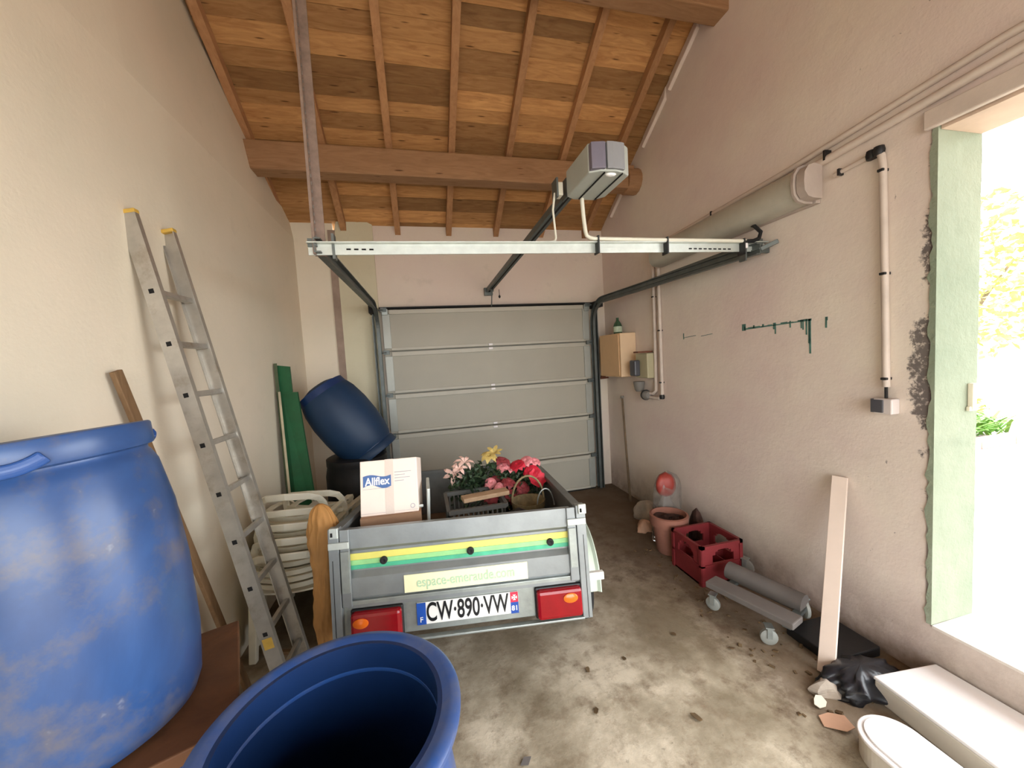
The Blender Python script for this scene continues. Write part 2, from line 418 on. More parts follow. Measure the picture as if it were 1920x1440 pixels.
# left wall: leans out a touch above head height
m = MB()
ys = [YF, -1, 0, RIDGE, 1, 2, 3, 3.6, YB + .1]
vs = []
for y in ys:
    t = gable_z(y); vs += [(XL, y, 0), (XL, y, 2.9), (XL - .13 * max(0, min(1, (t - 2.9) / .9)), y, t), (XL - .35, y, t), (XL - .35, y, 0)]
fs = []
for i in range(len(ys) - 1):
    for j in range(4): fs.append((i * 5 + j, i * 5 + j + 1, (i + 1) * 5 + j + 1, (i + 1) * 5 + j))
fs += [(0, 4, 3, 2, 1), tuple(len(vs) - 5 + k for k in range(5))]
m.add(vs, fs); wl = struct('wall_left', m, 'plaster_left')
# right wall with the doorway cut out
YO0, YO1, ZS, ZL = -1.0, 1.2, .27, 2.48
TW = .26
m = MB()
def rslab(y0, y1, z0, top):
    n = 6; a = []
    pts = [(y0, z0), (y1, z0)] + ([(y1 + (y0 - y1) * k / n, gable_z(y1 + (y0 - y1) * k / n)) for k in range(n + 1)] if top is None else [(y1, top), (y0, top)])
    m.prism(pts, Matrix(((0, 0, 1, XR), (1, 0, 0, 0), (0, 1, 0, 0), (0, 0, 0, 1))), TW)
rslab(YO1, YB + .1, 0, None); rslab(YF, YO0, 0, None); rslab(YO0, YO1, 0, ZS - .01); rslab(YO0, YO1, ZL, None)
wr = struct('wall_right', m, 'plaster_right')
# ragged green painted reveal at the far side of the doorway
m = MB()
N = 70; vs = []
for i in range(N + 1):
    z = ZS + (ZL - ZS) * i / N; dx = .004 * math.sin(i * .9) + random.uniform(-.009, .007)
    vs += [(XR - .006, YO1 + .014 + dx, z), (XR - .004, YO1 - .008, z), (XR + TW + .004 + dx * .3, YO1 - .010, z), (XR + TW + .004, YO1 + .01, z)]
fs = [(i * 4 + j, i * 4 + j + 1, i * 4 + j + 5, i * 4 + j + 4) for i in range(N) for j in range(3)]
m.add(vs, fs); struct('trim_1', m, 'green_paint')
# sill of the doorway and head soffit
m = MB(); m.box(XR - .004, YO0, ZS - .012, XR + TW + .05, YO1 - .01, ZS)
struct('trim_2', m, 'sill_light')
m = MB(); m.box(XR + .01, YO0, ZL - .02, XR + TW, YO1 - .01, ZL - .002); struct('trim_3', m, 'red_frame')
m = MB(); m.box(XR - .03, YO0 + -.2, 2.47, XR - .001, YO1 + .03, 2.55); struct('trim_4', m, 'pipe_paint', bevel=.006)
# back wall: five blocks around the garage door
m = MB()
m.box(-.37, YB, 2.16, 1.93, YB + .2, 3.4); m.box(1.93, YB, 0, XR + .1, YB + .2, 3.4); m.box(-.36, YB + .05, -.02, 1.95, YB + .2, .005)
m.box(-.37, YB + .0, 0, -.33, YB + .2, 2.16)
wb = struct('wall_back', m, 'plaster_back')
m = MB(); m.box(XL - .1, YB - .01, 0, -.74, YB + .2, 3.4); obj('pier', m, 'plaster_left', wb)
m = MB()
pts = [(-.72, 0), (-.36, 0), (-.36, 3.04), (-.42, 3.07), (-.5, 3.06), (-.6, 3.08), (-.70, 3.06), (-.715, 3.0)]
m.prism(pts, Matrix(((1, 0, 0, 0), (0, 0, -1, YB), (0, 1, 0, 0), (0, 0, 0, 1))), .035); obj('pier', m, 'plaster_pier', wb)
m = MB(); m.box(-.785, YB - .03, 0, -.715, YB + .02, 2.98); struct('trim_5', m, 'post_paint')
# front wall behind the camera; its wide opening is added to light the interior
m = MB(); n = 8
pts = [(XL - .3, 0), (XL + .15, 0), (XL + .15, 2.7), (XR - .15, 2.7), (XR - .15, 0), (XR + .2, 0), (XR + .2, gable_z(YF)), (XL - .3, gable_z(YF))]
m.prism(pts, Matrix(((1, 0, 0, 0), (0, 0, 1, YF - .2), (0, 1, 0, 0), (0, 0, 0, 1))), .2); struct('wall_front', m, 'plaster_other')
# roof deck (the ceiling)
m = MB()
def deck(y0, y1, s):
    z0, z1 = (roofz(y0), roofz(y1)) if s > 0 else (roofz(RIDGE) - RS * (RIDGE - y0), roofz(RIDGE) - RS * (RIDGE - y1))
    o_ = .125
    m.hexa([(XL - .3, y0, z0 + o_), (XR + .25, y0, z0 + o_), (XR + .25, y1, z1 + o_), (XL - .3, y1, z1 + o_)],
           [(XL - .3, y0, z0 + o_ + .05), (XR + .25, y0, z0 + o_ + .05), (XR + .25, y1, z1 + o_ + .05), (XL - .3, y1, z1 + o_ + .05)])
deck(RIDGE, YB + .25, 1); deck(YF - .3, RIDGE, -1)
ce = struct('ceiling', m, 'deck_dark')
# rafters
raf = [-1.19, -.66, -.14, .385, .90, 1.42, 1.95]
for x in raf:
    m = MB(); m.hexa([(x, RIDGE, roofz(RIDGE)), (x + .055, RIDGE, roofz(RIDGE)), (x + .055, YB + .02, roofz(YB + .02)), (x, YB + .02, roofz(YB + .02))],
                     [(x, RIDGE, roofz(RIDGE) + .085), (x + .055, RIDGE, roofz(RIDGE) + .085), (x + .055, YB + .02, roofz(YB + .02) + .085), (x, YB + .02, roofz(YB + .02) + .085)])
    obj('rafter', m, 'rafter_wood', ce)
# boards, one by one
ca = 1 / math.sqrt(1 + RS * RS); edges = [XL - .28] + [x + .028 for x in raf[1:]] + [XR + .1]
y = YB + .18; row = 0
while y > 1.55:
    wd = random.choice([.10, .12, .13, .145]) * ca
    k = 0
    while k < len(edges) - 1:
        span = random.choice([1, 1, 1, 2, 2, 3]); k2 = min(k + span, len(edges) - 1)
        x0, x1 = edges[k] + .002, edges[k2] - .002; dz = random.uniform(0, .006)
        y0, y1 = y - wd + .004, y
        zz = lambda q: roofz(q) + .088 + dz
        m = MB(); m.hexa([(x0, y0, zz(y0)), (x1, y0, zz(y0)), (x1, y1, zz(y1)), (x0, y1, zz(y1))],
                         [(x0, y0, zz(y0) + .02), (x1, y0, zz(y0) + .02), (x1, y1, zz(y1) + .02), (x0, y1, zz(y1) + .02)])
        obj('board', m, 'roof_board', ce)
        k = k2
    y -= wd; row += 1
# purlins
m = MB(); m.box(XL - .1, 3.38, 3.165, XR - .06, 3.53, 3.38); m.lathe([(.12, 0), (.12, .22)], Matrix.Translation((XR - .13, 3.46, 3.26)) @ Matrix.Rotation(R(90), 4, 'Y'), 14)
obj('purlin', m, 'beam_wood', ce, bevel=.008)
m = MB(); m.box(XL - .2, 2.28, 3.86, XR + .02, 2.42, 4.09); obj('purlin', m, 'beam_wood', ce, bevel=.008)
m = MB(); m.box(XL - .2, .95, 4.66, XR + .02, 1.1, 4.9); obj('purlin', m, 'beam_wood', ce, bevel=.008)
# bright strip of plaster where wall meets boards
m = MB()
for y0 in (2.55, 2.95, 3.6): m.hexa([(XR - .03, y0, roofz(y0) - .02), (XR, y0, roofz(y0) - .03), (XR, y0 + .35, roofz(y0 + .35) - .03), (XR - .03, y0 + .35, roofz(y0 + .35) - .02)],
     [(XR - .012, y0, roofz(y0) + .08), (XR, y0, roofz(y0) + .08), (XR, y0 + .35, roofz(y0 + .35) + .08), (XR - .012, y0 + .35, roofz(y0 + .35) + .08)])
obj('plaster_fillet', m, 'plaster_right', wr, bevel=.006)
# teal paint scrape on the right wall
m = MB(); X = XR - .002
def stroke(y0, z0, y1, z1, wd): 
    m.hexa([(X, y0, z0), (X, y1, z1), (X, y1, z1 + wd), (X, y0, z0 + wd)], [(X + .003, y0, z0), (X + .003, y1, z1), (X + .003, y1, z1 + wd), (X + .003, y0, z0 + wd)])
yy = 2.2
while yy > 1.76:
    nx = yy - random.uniform(.02, .05); stroke(yy, 1.705 + (2.2 - yy) * .03, nx, 1.705 + (2.2 - nx) * .03, random.uniform(.006, .014)); yy = nx
for yy, l in ((2.2, .03), (2.13, .02), (2.06, .018), (1.98, .04), (1.97, .07), (1.87, .04), (1.80, .05), (1.79, .06), (1.77, .09), (1.755, .14), (1.75, .2), (2.83, .05), (1.66, .06), (1.655, .02)):
    stroke(yy, 1.73 - l, yy - random.uniform(.006, .012), 1.73 - l, l)
for a, b in ((2.83, 2.68), (2.62, 2.5)): stroke(a, 1.69, b, 1.70, .004)
stroke(2.22, 1.70, 2.19, 1.70, .045)
obj('paint_drip', m, 'teal_stain', wr)

# ================================================================ GARAGE DOOR (setting) 
dr = bpy.data.objects.new('door_1', None); COL.objects.link(dr); dr['kind'] = 'structure'; dr.location = (.8 * S, 4.15 * S, 0)
DX0, DX1 = -.33, 1.955
seams = [0.005, .42, .883, 1.305, 1.748, 2.18]
for i in range(5):
    z0, z1 = seams[i], seams[i + 1]
    m = MB()
    m.box(DX0, 4.155, z0 + .006, DX1, 4.185, z1 - .006)
    p = obj('panel', m, 'door_panel', dr)
    m = MB(); m.box(DX0 + .07, 4.14, z0 + .008, DX1 - .07, 4.156, z0 + .035); m.box(DX0 + .07, 4.135, z1 - .052, DX1 - .07, 4.156, z1 - .008)
    obj('rail', m, 'door_rail', p, bevel=.003)
    for x0, x1 in ((DX0, DX0 + .075), (DX1 - .075, DX1)):
        m = MB(); m.box(x0, 4.138, z0 + .03, x1, 4.156, z1 - .05); obj('end_strip', m, 'door_strip', p, bevel=.003)
    if i < 4:
        m = MB(); m.box(.755, 4.124, z1 - .03, .80, 4.136, z1 - .008); m.box(.755, 4.124, z1 + .012, .80, 4.14, z1 + .034)
        obj('centre_hinge', m, 'print_white', p, bevel=.003)
    for x in (DX0 + .02, DX1 - .02):
        m = MB(); m.box(x - .03, 4.115, z1 - .03, x + .03, 4.138, z1 + .012); m.tube([(x, 4.12, z1 - .01), (x + (.05 if x > 0 else -.05), 4.12, z1 - .01)], .009)
        obj('roller_hinge', m, 'galvanised_dark', p)
m = MB(); m.box(DX0 - .02, 4.125, 2.185, DX1 + .04, 4.21, 2.20); obj('top_seal', m, 'black_rubber', dr)
m = MB(); m.box(DX0, 4.12, 2.12, DX0 + .06, 4.14, 2.18); m.box(DX1 - .06, 4.12, 2.10, DX1, 4.14, 2.18); obj('corner_plate', m, 'galvanised', dr, bevel=.003)
m = MB(); m.box(DX0, 4.14, -.0, DX1, 4.19, .006); obj('bottom_seal', m, 'black_rubber', dr)
m = MB(); m.box(DX0 - .05, 4.225, -.05, DX1 + .08, 4.30, 2.3); obj('leak_backing', m, 'door_panel', dr)  # unseen slab added behind the panels to stop light leaking through their gaps

# ================================================================ DOOR TRACKS
tr = thing('door_track_frame', 'galvanised overhead track frame of the garage door with front cross bar', 'door track', (.8, 2.03, 2.2))
def arc_path(x0, x1, zh, yv, yend, r=.24, n=10, xe=None):
    p = [(x0, yv, .02), (x0, yv, .8), (x0, yv, zh - r)]
    for i in range(1, n + 1):
        a = i / n * math.pi / 2
        p.append((x0 + (x1 - x0) * i / n * .1, yv - r * (1 - math.cos(a)), zh - r + r * math.sin(a)))
    xs = x0 + (x1 - x0) * .1
    for t in (.5, 1): p.append((xs + ((xe or x1) - xs) * t, yv - r + (yend - (yv - r)) * t, zh + .0 * t))
    return p
cprof = lambda sg: [(0, -.035), (sg * .03, -.035), (sg * .03, -.028), (sg * .005, -.028), (sg * .005, -.006), (sg * .012, -.004), (sg * .012, .004), (sg * .005, .006), (sg * .005, .028), (sg * .03, .028), (sg * .03, .035), (0, .035)]
mL = MB(); mL.sweep(cprof(1), arc_path(-.385, -.44, 2.19, 4.10, 2.0), side=(1, 0, 0)); obj('track', mL, 'galvanised_dark', tr)
mR = MB(); mR.sweep(cprof(-1), arc_path(2.00, 2.10, 2.19, 4.10, 1.97), side=(1, 0, 0)); obj('track', mR, 'galvanised_dark', tr)
for x, sg in ((-.42, -1), (2.02, 1)):
    m = MB(); m.box(x, 4.11, .02, x + .012, 4.2, 2.15); m.box(x, 4.06, .02, x + .008, 4.11, 2.1) ; obj('vertical_angle', m, 'galvanised_dark', tr)
    m = MB(); m.box(x - .02, 4.0, 2.13, x + .05, 4.2, 2.2); obj('corner_bracket', m, 'black_rubber', tr)
# second, lower rail on the right
m = MB(); m.sweep([(0, -.02), (.03, -.02), (.03, .02), (0, .02)], [(2.04, 4.1, 2.2), (2.04, 3.9, 2.21), (2.12, 2.0, 2.24)], side=(1, 0, 0)); obj('upper_rail', m, 'galvanised_dark', tr)
m = MB(); m.sweep([(0, -.02), (.03, -.02), (.03, .02), (0, .02)], [(-.42, 4.1, 2.2), (-.43, 3.9, 2.21), (-.47, 2.02, 2.205)], side=(1, 0, 0)); obj('upper_rail', m, 'galvanised_dark', tr)
m = MB()
A, B = Vector((-.47, 2.03, 2.175)), Vector((2.19, 2.03, 2.215))
m.sweep([(-.004, -.027), (.004, -.027), (.004, .023), (.035, .023), (.035, .028), (-.004, .028)], [A, B]); obj('cross_bar', m, 'galvanised_bright', tr)
for x in (-.36, 2.04):
    m = MB(); m.box(x - .004, 2.02, 2.13, x + .008, 2.07, 2.25); obj('clamp', m, 'galvanised_dark', tr)
m = MB()
for k in range(9): m.box(1.63 + k * .035, 2.023, 2.196, 1.65 + k * .035, 2.027, 2.203)
for k in range(4): m.box(-.30 + k * .035, 2.023, 2.173, -.28 + k * .035, 2.027, 2.18)
obj('slot_row', m, 'dark_hole', tr)
m = MB(); m.box(2.12, 1.99, 2.17, 2.19, 2.01, 2.215); m.beam((2.12, 1.99, 2.19), (2.19, 1.93, 2.225), .02, .025); obj('wall_bracket', m, 'galvanised_dark', tr, bevel=.003)
m = MB(); m.beam((2.0, 2.01, 2.215), (2.03, 2.01, 2.215), .03, .03); obj('bolt_plate', m, 'print_white', tr)
m = MB(); zt = roofz(2.05) + .05; m.beam((-.440, 2.03, 2.15), (-.430, 2.05, zt), .012, .048, up=(0, 1, 0)); m.beam((-.420, 2.05, 2.15), (-.41, 2.075, zt), .048, .008, up=(0, 1, 0))
st = obj('hanging_strap', m, 'strap_metal', tr)
m = MB()
for k in range(60):
    t = k / 60; c = Vector((-.436, 2.028, 2.2)).lerp(Vector((-.429, 2.046, zt)), t); m.box(c.x - .006, c.y - .004, c.z - .012, c.x + .006, c.y, c.z + .004)
obj('strap_hole', m, 'grey_plastic', st, kind='stuff')

# ================================================================ OPENER
op = thing('garage_door_opener', 'grey motor unit and long ceiling rail of the garage door opener', 'opener', (.95, 1.85, 2.5))
ra, rb = Vector((.80, 4.16, 2.36)), Vector((.875, 1.98, 2.50))
m = MB(); m.sweep([(-.028, -.02), (-.008, -.02), (-.008, -.012), (.008, -.012), (.008, -.02), (.028, -.02), (.028, .022), (-.028, .022)], [ra, rb]); obj('rail', m, 'galvanised_dark', op)
m = MB(); m.sweep([(-.008, -.0195), (.008, -.0195), (.008, -.0125), (-.008, -.0125)], [ra, rb]); obj('rail_slot', m, 'dark_hole', op)
m = MB(); m.box(.755, 4.17, 2.31, .845, 4.22, 2.39); m.box(.77, 4.1, 2.34, .79, 4.2, 2.37); obj('header_bracket', m, 'galvanised_dark', op)
m = MB(); m.beam((.80, 3.98, 2.335), (.80, 4.06, 2.17), .018, .008, up=(1, 0, 0)); m.beam((.80, 4.0, 2.34), (.80, 3.97, 2.32), .03, .02); obj('draw_arm', m, 'galvanised_dark', op)
m = MB(); m.tube([(.87, 3.96, 2.33), (.872, 3.96, 2.27)], .003, 6); m.lathe([(.004, 0), (.012, .01), (.012, .02), (.003, .035)], Matrix.Translation((.872, 3.96, 2.24)), 10); obj('release_cord', m, 'black_plastic', op)
# motor housing: box tapering at both ends
def hull(x0, x1, y0, y1, z0, z1, c, back=.10):
    pl = [(x0, y1 - .03), (x0 + .05, y1), (x1 - .05, y1), (x1, y1 - .05), (x1, y0 + .035), (x1 - c, y0 + .008), (x1 - .09, y0 - .004), (x0 + .05, y0 + .004), (x0, y0 + .03)]
    return pl
m = MB(); pl = hull(.845, 1.06, 1.69, 2.02, 0, 0, .04); m.prism(pl, Matrix.Translation((0, 0, 2.455)), .135); ho = obj('motor_housing', m, 'opener_light', op, bevel=.006)
m = MB(); m.prism([(.848, 1.72), (.848, 1.688), (.9, 1.676), (.915, 1.676), (.915, 1.70)], Matrix.Translation((0, 0, 2.462)), .12); obj('end_cover', m, 'opener_violet', ho, bevel=.003)
m = MB(); m.prism([(.922, 1.70), (.922, 1.675), (.95, 1.672), (1.0, 1.676), (1.015, 1.68), (1.015, 1.70)], Matrix.Translation((0, 0, 2.462)), .122); obj('end_cover', m, 'opener_grey', ho, bevel=.003)
m = MB(); m.box(.916, 1.70, 2.449, .921, 2.0, 2.456); m.box(1.01, 1.70, 2.449, 1.014, 2.0, 2.456); obj('seam', m, 'dark_hole', ho)
m = MB(); m.lathe([(.001, -.006), (.016, -.004), (.022, .002), (.022, .004)], Matrix.Translation((.96, 1.72, 2.452)) @ Matrix.Diagonal((1.3, .75, 1, 1)), 16); obj('lamp_lens', m, 'lens_glint', ho, smooth=True)
m = MB(); m.box(.80, 2.0, 2.47, .83, 2.06, 2.54); obj('plug', m, 'white_conduit', op, bevel=.005)
m = MB(); m.box(.79, 1.995, 2.46, .80, 2.07, 2.56); m.box(.845, 1.995, 2.46, .855, 2.07, 2.56); obj('strap_bracket', m, 'galvanised_dark', op)
m = MB(); m.tube([(.79, 2.03, 2.49), (.775, 2.03, 2.40), (.785, 2.03, 2.25), (.778, 2.03, 2.235), (.76, 2.03, 2.228), (.69, 2.03, 2.226)], .006, 8); obj('cable', m, 'white_conduit', op, smooth=True)
# conduit on the bar
cp = thing('cable_conduit', 'white plastic cable conduit strapped along the top of the cross bar', 'conduit', (.93, 2.0, 2.24))
m = MB(); pth = [(.935, 2.0, 2.47), (.94, 2.0, 2.36), (.948, 2.0, 2.28), (.955, 2.0, 2.255), (.975, 2.0, 2.244), (1.0, 2.0, 2.240), (1.4, 2.0, 2.240), (2.02, 2.0, 2.243)]
m.tube(pth, .011, 10); obj('pipe', m, 'white_conduit', cp, smooth=True)
for x in (1.02, 1.46, 2.0): 
    m = MB(); m.box(x - .004, 1.985, 2.16, x + .004, 2.04, 2.256); obj('cable_tie', m, 'black_plastic', cp)
m = MB(); m.tube([(2.0, 2.0, 2.24), (2.08, 2.0, 2.245), (2.12, 2.0, 2.26), (2.135, 2.0, 2.30), (2.12, 2.03, 2.345), (2.14, 2.08, 2.37)], .012, 8); obj('black_hose', m, 'black_plastic', cp, smooth=True)

# ================================================================ RIGHT WALL SERVICES
lf = thing('batten_light', 'long dusty fluorescent batten light mounted high on the right wall', 'light', (2.19, 2.35, 2.44))
m = MB(); sec = [(0, -.09), (.02, -.095), (.06, -.10), (.10, -.085), (.125, -.05), (.13, 0), (.125, .05), (.10, .08), (.06, .09), (0, .09)]
m.sweep([(-a, b) for a, b in sec], [(2.17, 3.05, 2.425), (2.17, 1.72, 2.45)], side=(1, 0, 0)); obj('diffuser', m, 'lamp_diffuser', lf, smooth=True, angle=60)
m = MB(); m.sweep([(-a * 1.06, b * 1.07) for a, b in sec], [(2.17, 1.715, 2.45), (2.17, 1.70, 2.45)], side=(1, 0, 0)); m.sweep([(-a * .95, b * .95) for a, b in sec], [(2.17, 1.695, 2.45), (2.17, 1.65, 2.45)], side=(1, 0, 0)); obj('end_cap', m, 'lamp_body', lf, smooth=True, angle=35)
m = MB(); m.box(2.165, 1.68, 2.35, 2.199, 3.06, 2.54); obj('back_plate', m, 'lamp_body', lf, bevel=.004)
def conduit(name, label, path, r, clips=(), m_='pipe_paint', el=(), cat='conduit'):
    t = thing(name, label, cat, path[0]); m = MB(); m.tube(path, r, 10); obj('pipe', m, m_, t, smooth=True)
    for c in clips:
        m = MB(); m.box(c[0] - r - .006, c[1] - .012 if c[3] == 'z' else c[1] - .006, c[2] - .006 if c[3] == 'z' else c[2] - r - .006, XR, c[1] + .012 if c[3] == 'z' else c[1] + .006, c[2] + .006 if c[3] == 'z' else c[2] + r + .006)
        obj('clip', m, 'black_plastic', t, bevel=.002)
    for e in el:
        m = MB(); m.lathe([(.02, -.02), (.024, 0), (.02, .02)], Matrix.Translation(e), 10); obj('elbow', m, 'black_plastic', t, smooth=True)
    return t
conduit('wall_conduit', 'uppermost thin conduit running the length of the right wall', [(2.185, -1.2, 2.70), (2.185, 1.0, 2.68), (2.182, 1.85, 2.605), (2.182, 3.1, 2.55)], .016, [(2.185, 2.45, 2.575, 'y')])
conduit('wall_conduit', 'thicker conduit just under the uppermost one, above the batten light', [(2.175, -1.2, 2.62), (2.175, .9, 2.61), (2.175, 1.63, 2.555), (2.175, 3.1, 2.515)], .02, [(2.18, 1.63, 2.575, 'y')])
conduit('wall_conduit', 'short conduit from the batten light to the switch drop', [(2.185, 1.60, 2.46), (2.185, 1.42, 2.475)], .011, [(2.185, 1.57, 2.462, 'y')], el=[(2.185, 1.43, 2.475)])
c3 = conduit('wall_conduit', 'vertical conduit dropping to the light switch beside the doorway', [(2.18, 1.40, 2.48), (2.18, 1.385, 2.45), (2.18, 1.38, 2.40), (2.18, 1.37, 1.90), (2.18, 1.362, 1.36)], .015,
        [(2.18, 1.38, 2.38, 'z'), (2.18, 1.37, 1.90, 'z'), (2.18, 1.362, 1.40, 'z')], el=[(2.178, 1.395, 2.475)])
m = MB(); m.tube([(2.18, 1.362, 1.37), (2.18, 1.362, 1.30)], .007, 6); obj('cable', m, 'black_plastic', c3)
sw = thing('light_switch', 'square grey and white surface switch at the foot of the conduit', 'switch', (2.19, 1.36, 1.27))
m = MB(); m.box(2.145, 1.318, 1.232, 2.199, 1.395, 1.305); obj('box', m, 'switch_white', sw, bevel=.005)
m = MB(); m.box(2.138, 1.35, 1.238, 2.146, 1.402, 1.30); obj('rocker', m, 'socket_flap', sw, bevel=.003)
m = MB(); m.box(2.145, 1.393, 1.236, 2.198, 1.405, 1.302); obj('side_cover', m, 'socket_flap', sw)
conduit('wall_conduit', 'left one of the two vertical conduits by the cream cabinet', [(2.18, 3.20, 2.46), (2.18, 3.20, 1.88), (2.18, 3.21, 1.22), (2.17, 3.24, 1.19), (2.16, 3.36, 1.19)], .016, [(2.18, 3.2, 2.1, 'z')])
conduit('wall_conduit', 'right one of the two vertical conduits by the cream cabinet', [(2.18, 3.12, 2.46), (2.18, 3.12, 1.88), (2.18, 3.12, 1.19), (2.17, 3.15, 1.15), (2.16, 3.36, 1.15)], .016, [(2.18, 3.12, 1.78, 'z'), (2.18, 3.12, 1.3, 'z')], el=[(2.178, 3.12, 1.165)])
ca_ = thing('meter_cabinet', 'cream painted box cabinet on the right wall near the garage door', 'cabinet', (2.15, 3.7, 1.35))
m = MB(); m.box(2.02, 3.57, 1.345, 2.199, 4.02, 1.80); obj('body', m, 'cabinet_cream', ca_, bevel=.006)
m = MB(); m.box(2.012, 3.59, 1.36, 2.021, 4.0, 1.785); obj('door', m, 'cabinet_cream', ca_, bevel=.003)
m = MB(); m.box(2.02, 3.562, 1.35, 2.197, 3.571, 1.795); obj('side_panel', m, 'cabinet_cream_front', ca_)
bo = thing('glass_bottle', 'small dark green bottle standing on top of the cream cabinet', 'bottle', (2.12, 3.78, 1.80))
m = MB(); m.lathe([(.0, 0), (.042, 0), (.046, .01), (.046, .085), (.036, .115), (.016, .145), (.013, .165), (.015, .168), (.015, .175), (0, .175)], Matrix.Translation((2.12, 3.78, 1.801)), 20, caps=(False, False)); obj('glass', m, 'bottle_glass', bo, smooth=True)
m = MB(); m.lathe([(.0468, .02), (.0468, .08)], Matrix.Translation((2.12, 3.78, 1.801)), 20, caps=(False, False)); obj('paper_label', m, 'bottle_label', bo, smooth=True)
so = thing('wall_socket', 'beige surface power socket with a dark flap beside the cream cabinet', 'socket', (2.15, 3.33, 1.45))
m = MB(); m.box(2.10, 3.22, 1.34, 2.199, 3.42, 1.58); obj('box', m, 'socket_beige', so, bevel=.008)
m = MB(); m.box(2.04, 3.34, 1.36, 2.101, 3.44, 1.515); obj('flap', m, 'socket_flap', so, bevel=.012)
m = MB(); m.box(2.03, 3.25, 1.585, 2.18, 3.34, 1.60); obj('lid_edge', m, 'rust', so)
dp = thing('drain_cup', 'grey plastic pipe fitting below the beige socket', 'pipe fitting', (2.12, 3.4, 1.2))
m = MB(); m.lathe([(.03, 0), (.045, .02), (.055, .08), (.055, .10), (.04, .10)], Matrix.Translation((2.13, 3.42, 1.2)), 18); obj('cup', m, 'grey_plastic', dp, smooth=True)
m = MB(); m.lathe([(.04, 0), (.045, .02), (.045, .06), (.03, .08)], Matrix.Translation((2.14, 3.36, 1.17)) @ Matrix.Rotation(R(90), 4, 'X'), 14); obj('collar', m, 'grey_plastic', dp, smooth=True)
m = MB(); m.lathe([(.052, -.008), (.052, .008)], Matrix.Translation((2.145, 3.33, 1.17)) @ Matrix.Rotation(R(90), 4, 'X'), 14); obj('clamp_ring', m, 'black_plastic', dp, smooth=True)
hk = MB(); hk.beam((2.02, 4.17, 1.305), (2.19, 4.17, 1.31), .02, .02); hk.beam((2.09, 4.165, 1.325), (2.15, 4.165, 1.325), .02, .03); hk.beam((2.0, 4.2, 1.3), (2.08, 4.16, 1.31), .02, .012)
tag(obj('rusty_latch', hk, 'rust', None, bevel=.003), 'rusty iron latch on the wall between garage door and cabinet', 'latch')
hk = MB(); hk.box(XR + .20, 1.17, 1.25, XR + .225, 1.19, 1.37); hk.box(XR + .19, 1.175, 1.245, XR + .245, 1.189, 1.265)
tag(obj('door_keeper', hk, 'paper', None, bevel=.003), 'small painted metal keeper on the green reveal of the doorway', 'latch')

# ================================================================ BARRELS
bprof = [(.0, .012), (.19, .012), (.225, .0), (.245, .012), (.262, .05), (.282, .2), (.292, .45), (.286, .65), (.266, .80), (.252, .835), (.246, .842), (.246, .852), (.262, .858), (.265, .868), (.265, .925), (.262, .93)]
iprof = [(.246, .93), (.246, .86), (.27, .65), (.278, .45), (.268, .2), (.246, .05), (.0, .04)]
def barrel(name, label, base, axis, k, mats, lid=False, bprof=bprof):
    t = thing(name, label, 'barrel', base)
    ax = Vector(axis).normalized(); q = Vector((0, 0, 1)).rotation_difference(ax)
    M = Matrix.Translation(base) @ q.to_matrix().to_4x4() @ Matrix.Scale(k, 4)
    m = MB(); m.lathe(bprof, M, 72, caps=(False, False)); obj('shell', m, mats[0], t, smooth=True, angle=50)
    if not lid:
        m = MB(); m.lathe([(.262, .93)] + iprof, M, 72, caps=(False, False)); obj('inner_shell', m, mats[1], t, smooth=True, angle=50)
    return t, M
t, M = barrel('plastic_barrel', 'large scuffed blue plastic barrel at the left edge, raised on a board', (-.82, 1.101, .757), (-.0923, .023, .995), .78, ['blue_plastic_scuffed', 'blue_plastic_inner'], True)
m = MB(); m.lathe([(.262, .93), (.258, .932), (.24, .928), (.0, .926)], M, 60, caps=(False, False)); obj('lid', m, 'blue_plastic', t, smooth=True)
for a in (R(-62), R(-128), R(58), R(122), R(180)):
    m = MB(); Ma = M @ Matrix.Rotation(a, 4, 'Z')
    m.sweep([(-.012, -.014), (.012, -.014), (.016, 0), (.012, .014), (-.012, .014)], [Ma @ Vector((.262 * math.cos(q), .262 * math.sin(q), .885 - .022 * (1 - (q / .25) ** 2))) for q in [x * .05 - .25 for x in range(11)]]); obj('grip_lug', m, 'blue_plastic', t, bevel=.004)
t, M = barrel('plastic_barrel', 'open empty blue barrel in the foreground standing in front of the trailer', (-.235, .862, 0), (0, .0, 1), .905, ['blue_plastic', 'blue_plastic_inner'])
m = MB(); m.lathe([(.272, .905), (.302, .912), (.303, .925), (.294, .934), (.275, .936), (.246, .926)], M, 90, caps=(False, False)); obj('rim', m, 'blue_plastic', t, smooth=True)
t, M = barrel('plastic_barrel', 'dark blue barrel tipped upside down in the far left corner', (-.83, 3.46, 1.47), (.42, -.04, -.616), .80, ['dark_blue_plastic', 'blue_plastic_inner'],
    bprof=[(0, .0), (.07, .002), (.12, .010), (.165, .026), (.205, .052), (.238, .088), (.262, .13), (.285, .2), (.305, .36), (.305, .55), (.292, .70), (.27, .80), (.252, .835), (.246, .845), (.262, .858), (.265, .925), (.262, .93)])
t, M = barrel('plastic_barrel', 'lower blue barrel carrying the brown board and the scuffed barrel', (-.83, 1.14, 0), (0, 0, 1), .775, ['blue_plastic', 'blue_plastic_inner'], True)
m = MB(); m.lathe([(.262, .93), (.258, .932), (.24, .928), (.0, .926)], M, 60, caps=(False, False)); obj('lid', m, 'blue_plastic', t, smooth=True)
m = MB(); m.box(-.29, -.24, 0, .25, .24, .035, Matrix.Translation((-.80, 1.13, .733)) @ Matrix.Rotation(R(22), 4, 'Z')); tag(obj('wooden_board', m, 'brown_plank', None, bevel=.004), 'brown wooden board under the scuffed blue barrel', 'board')
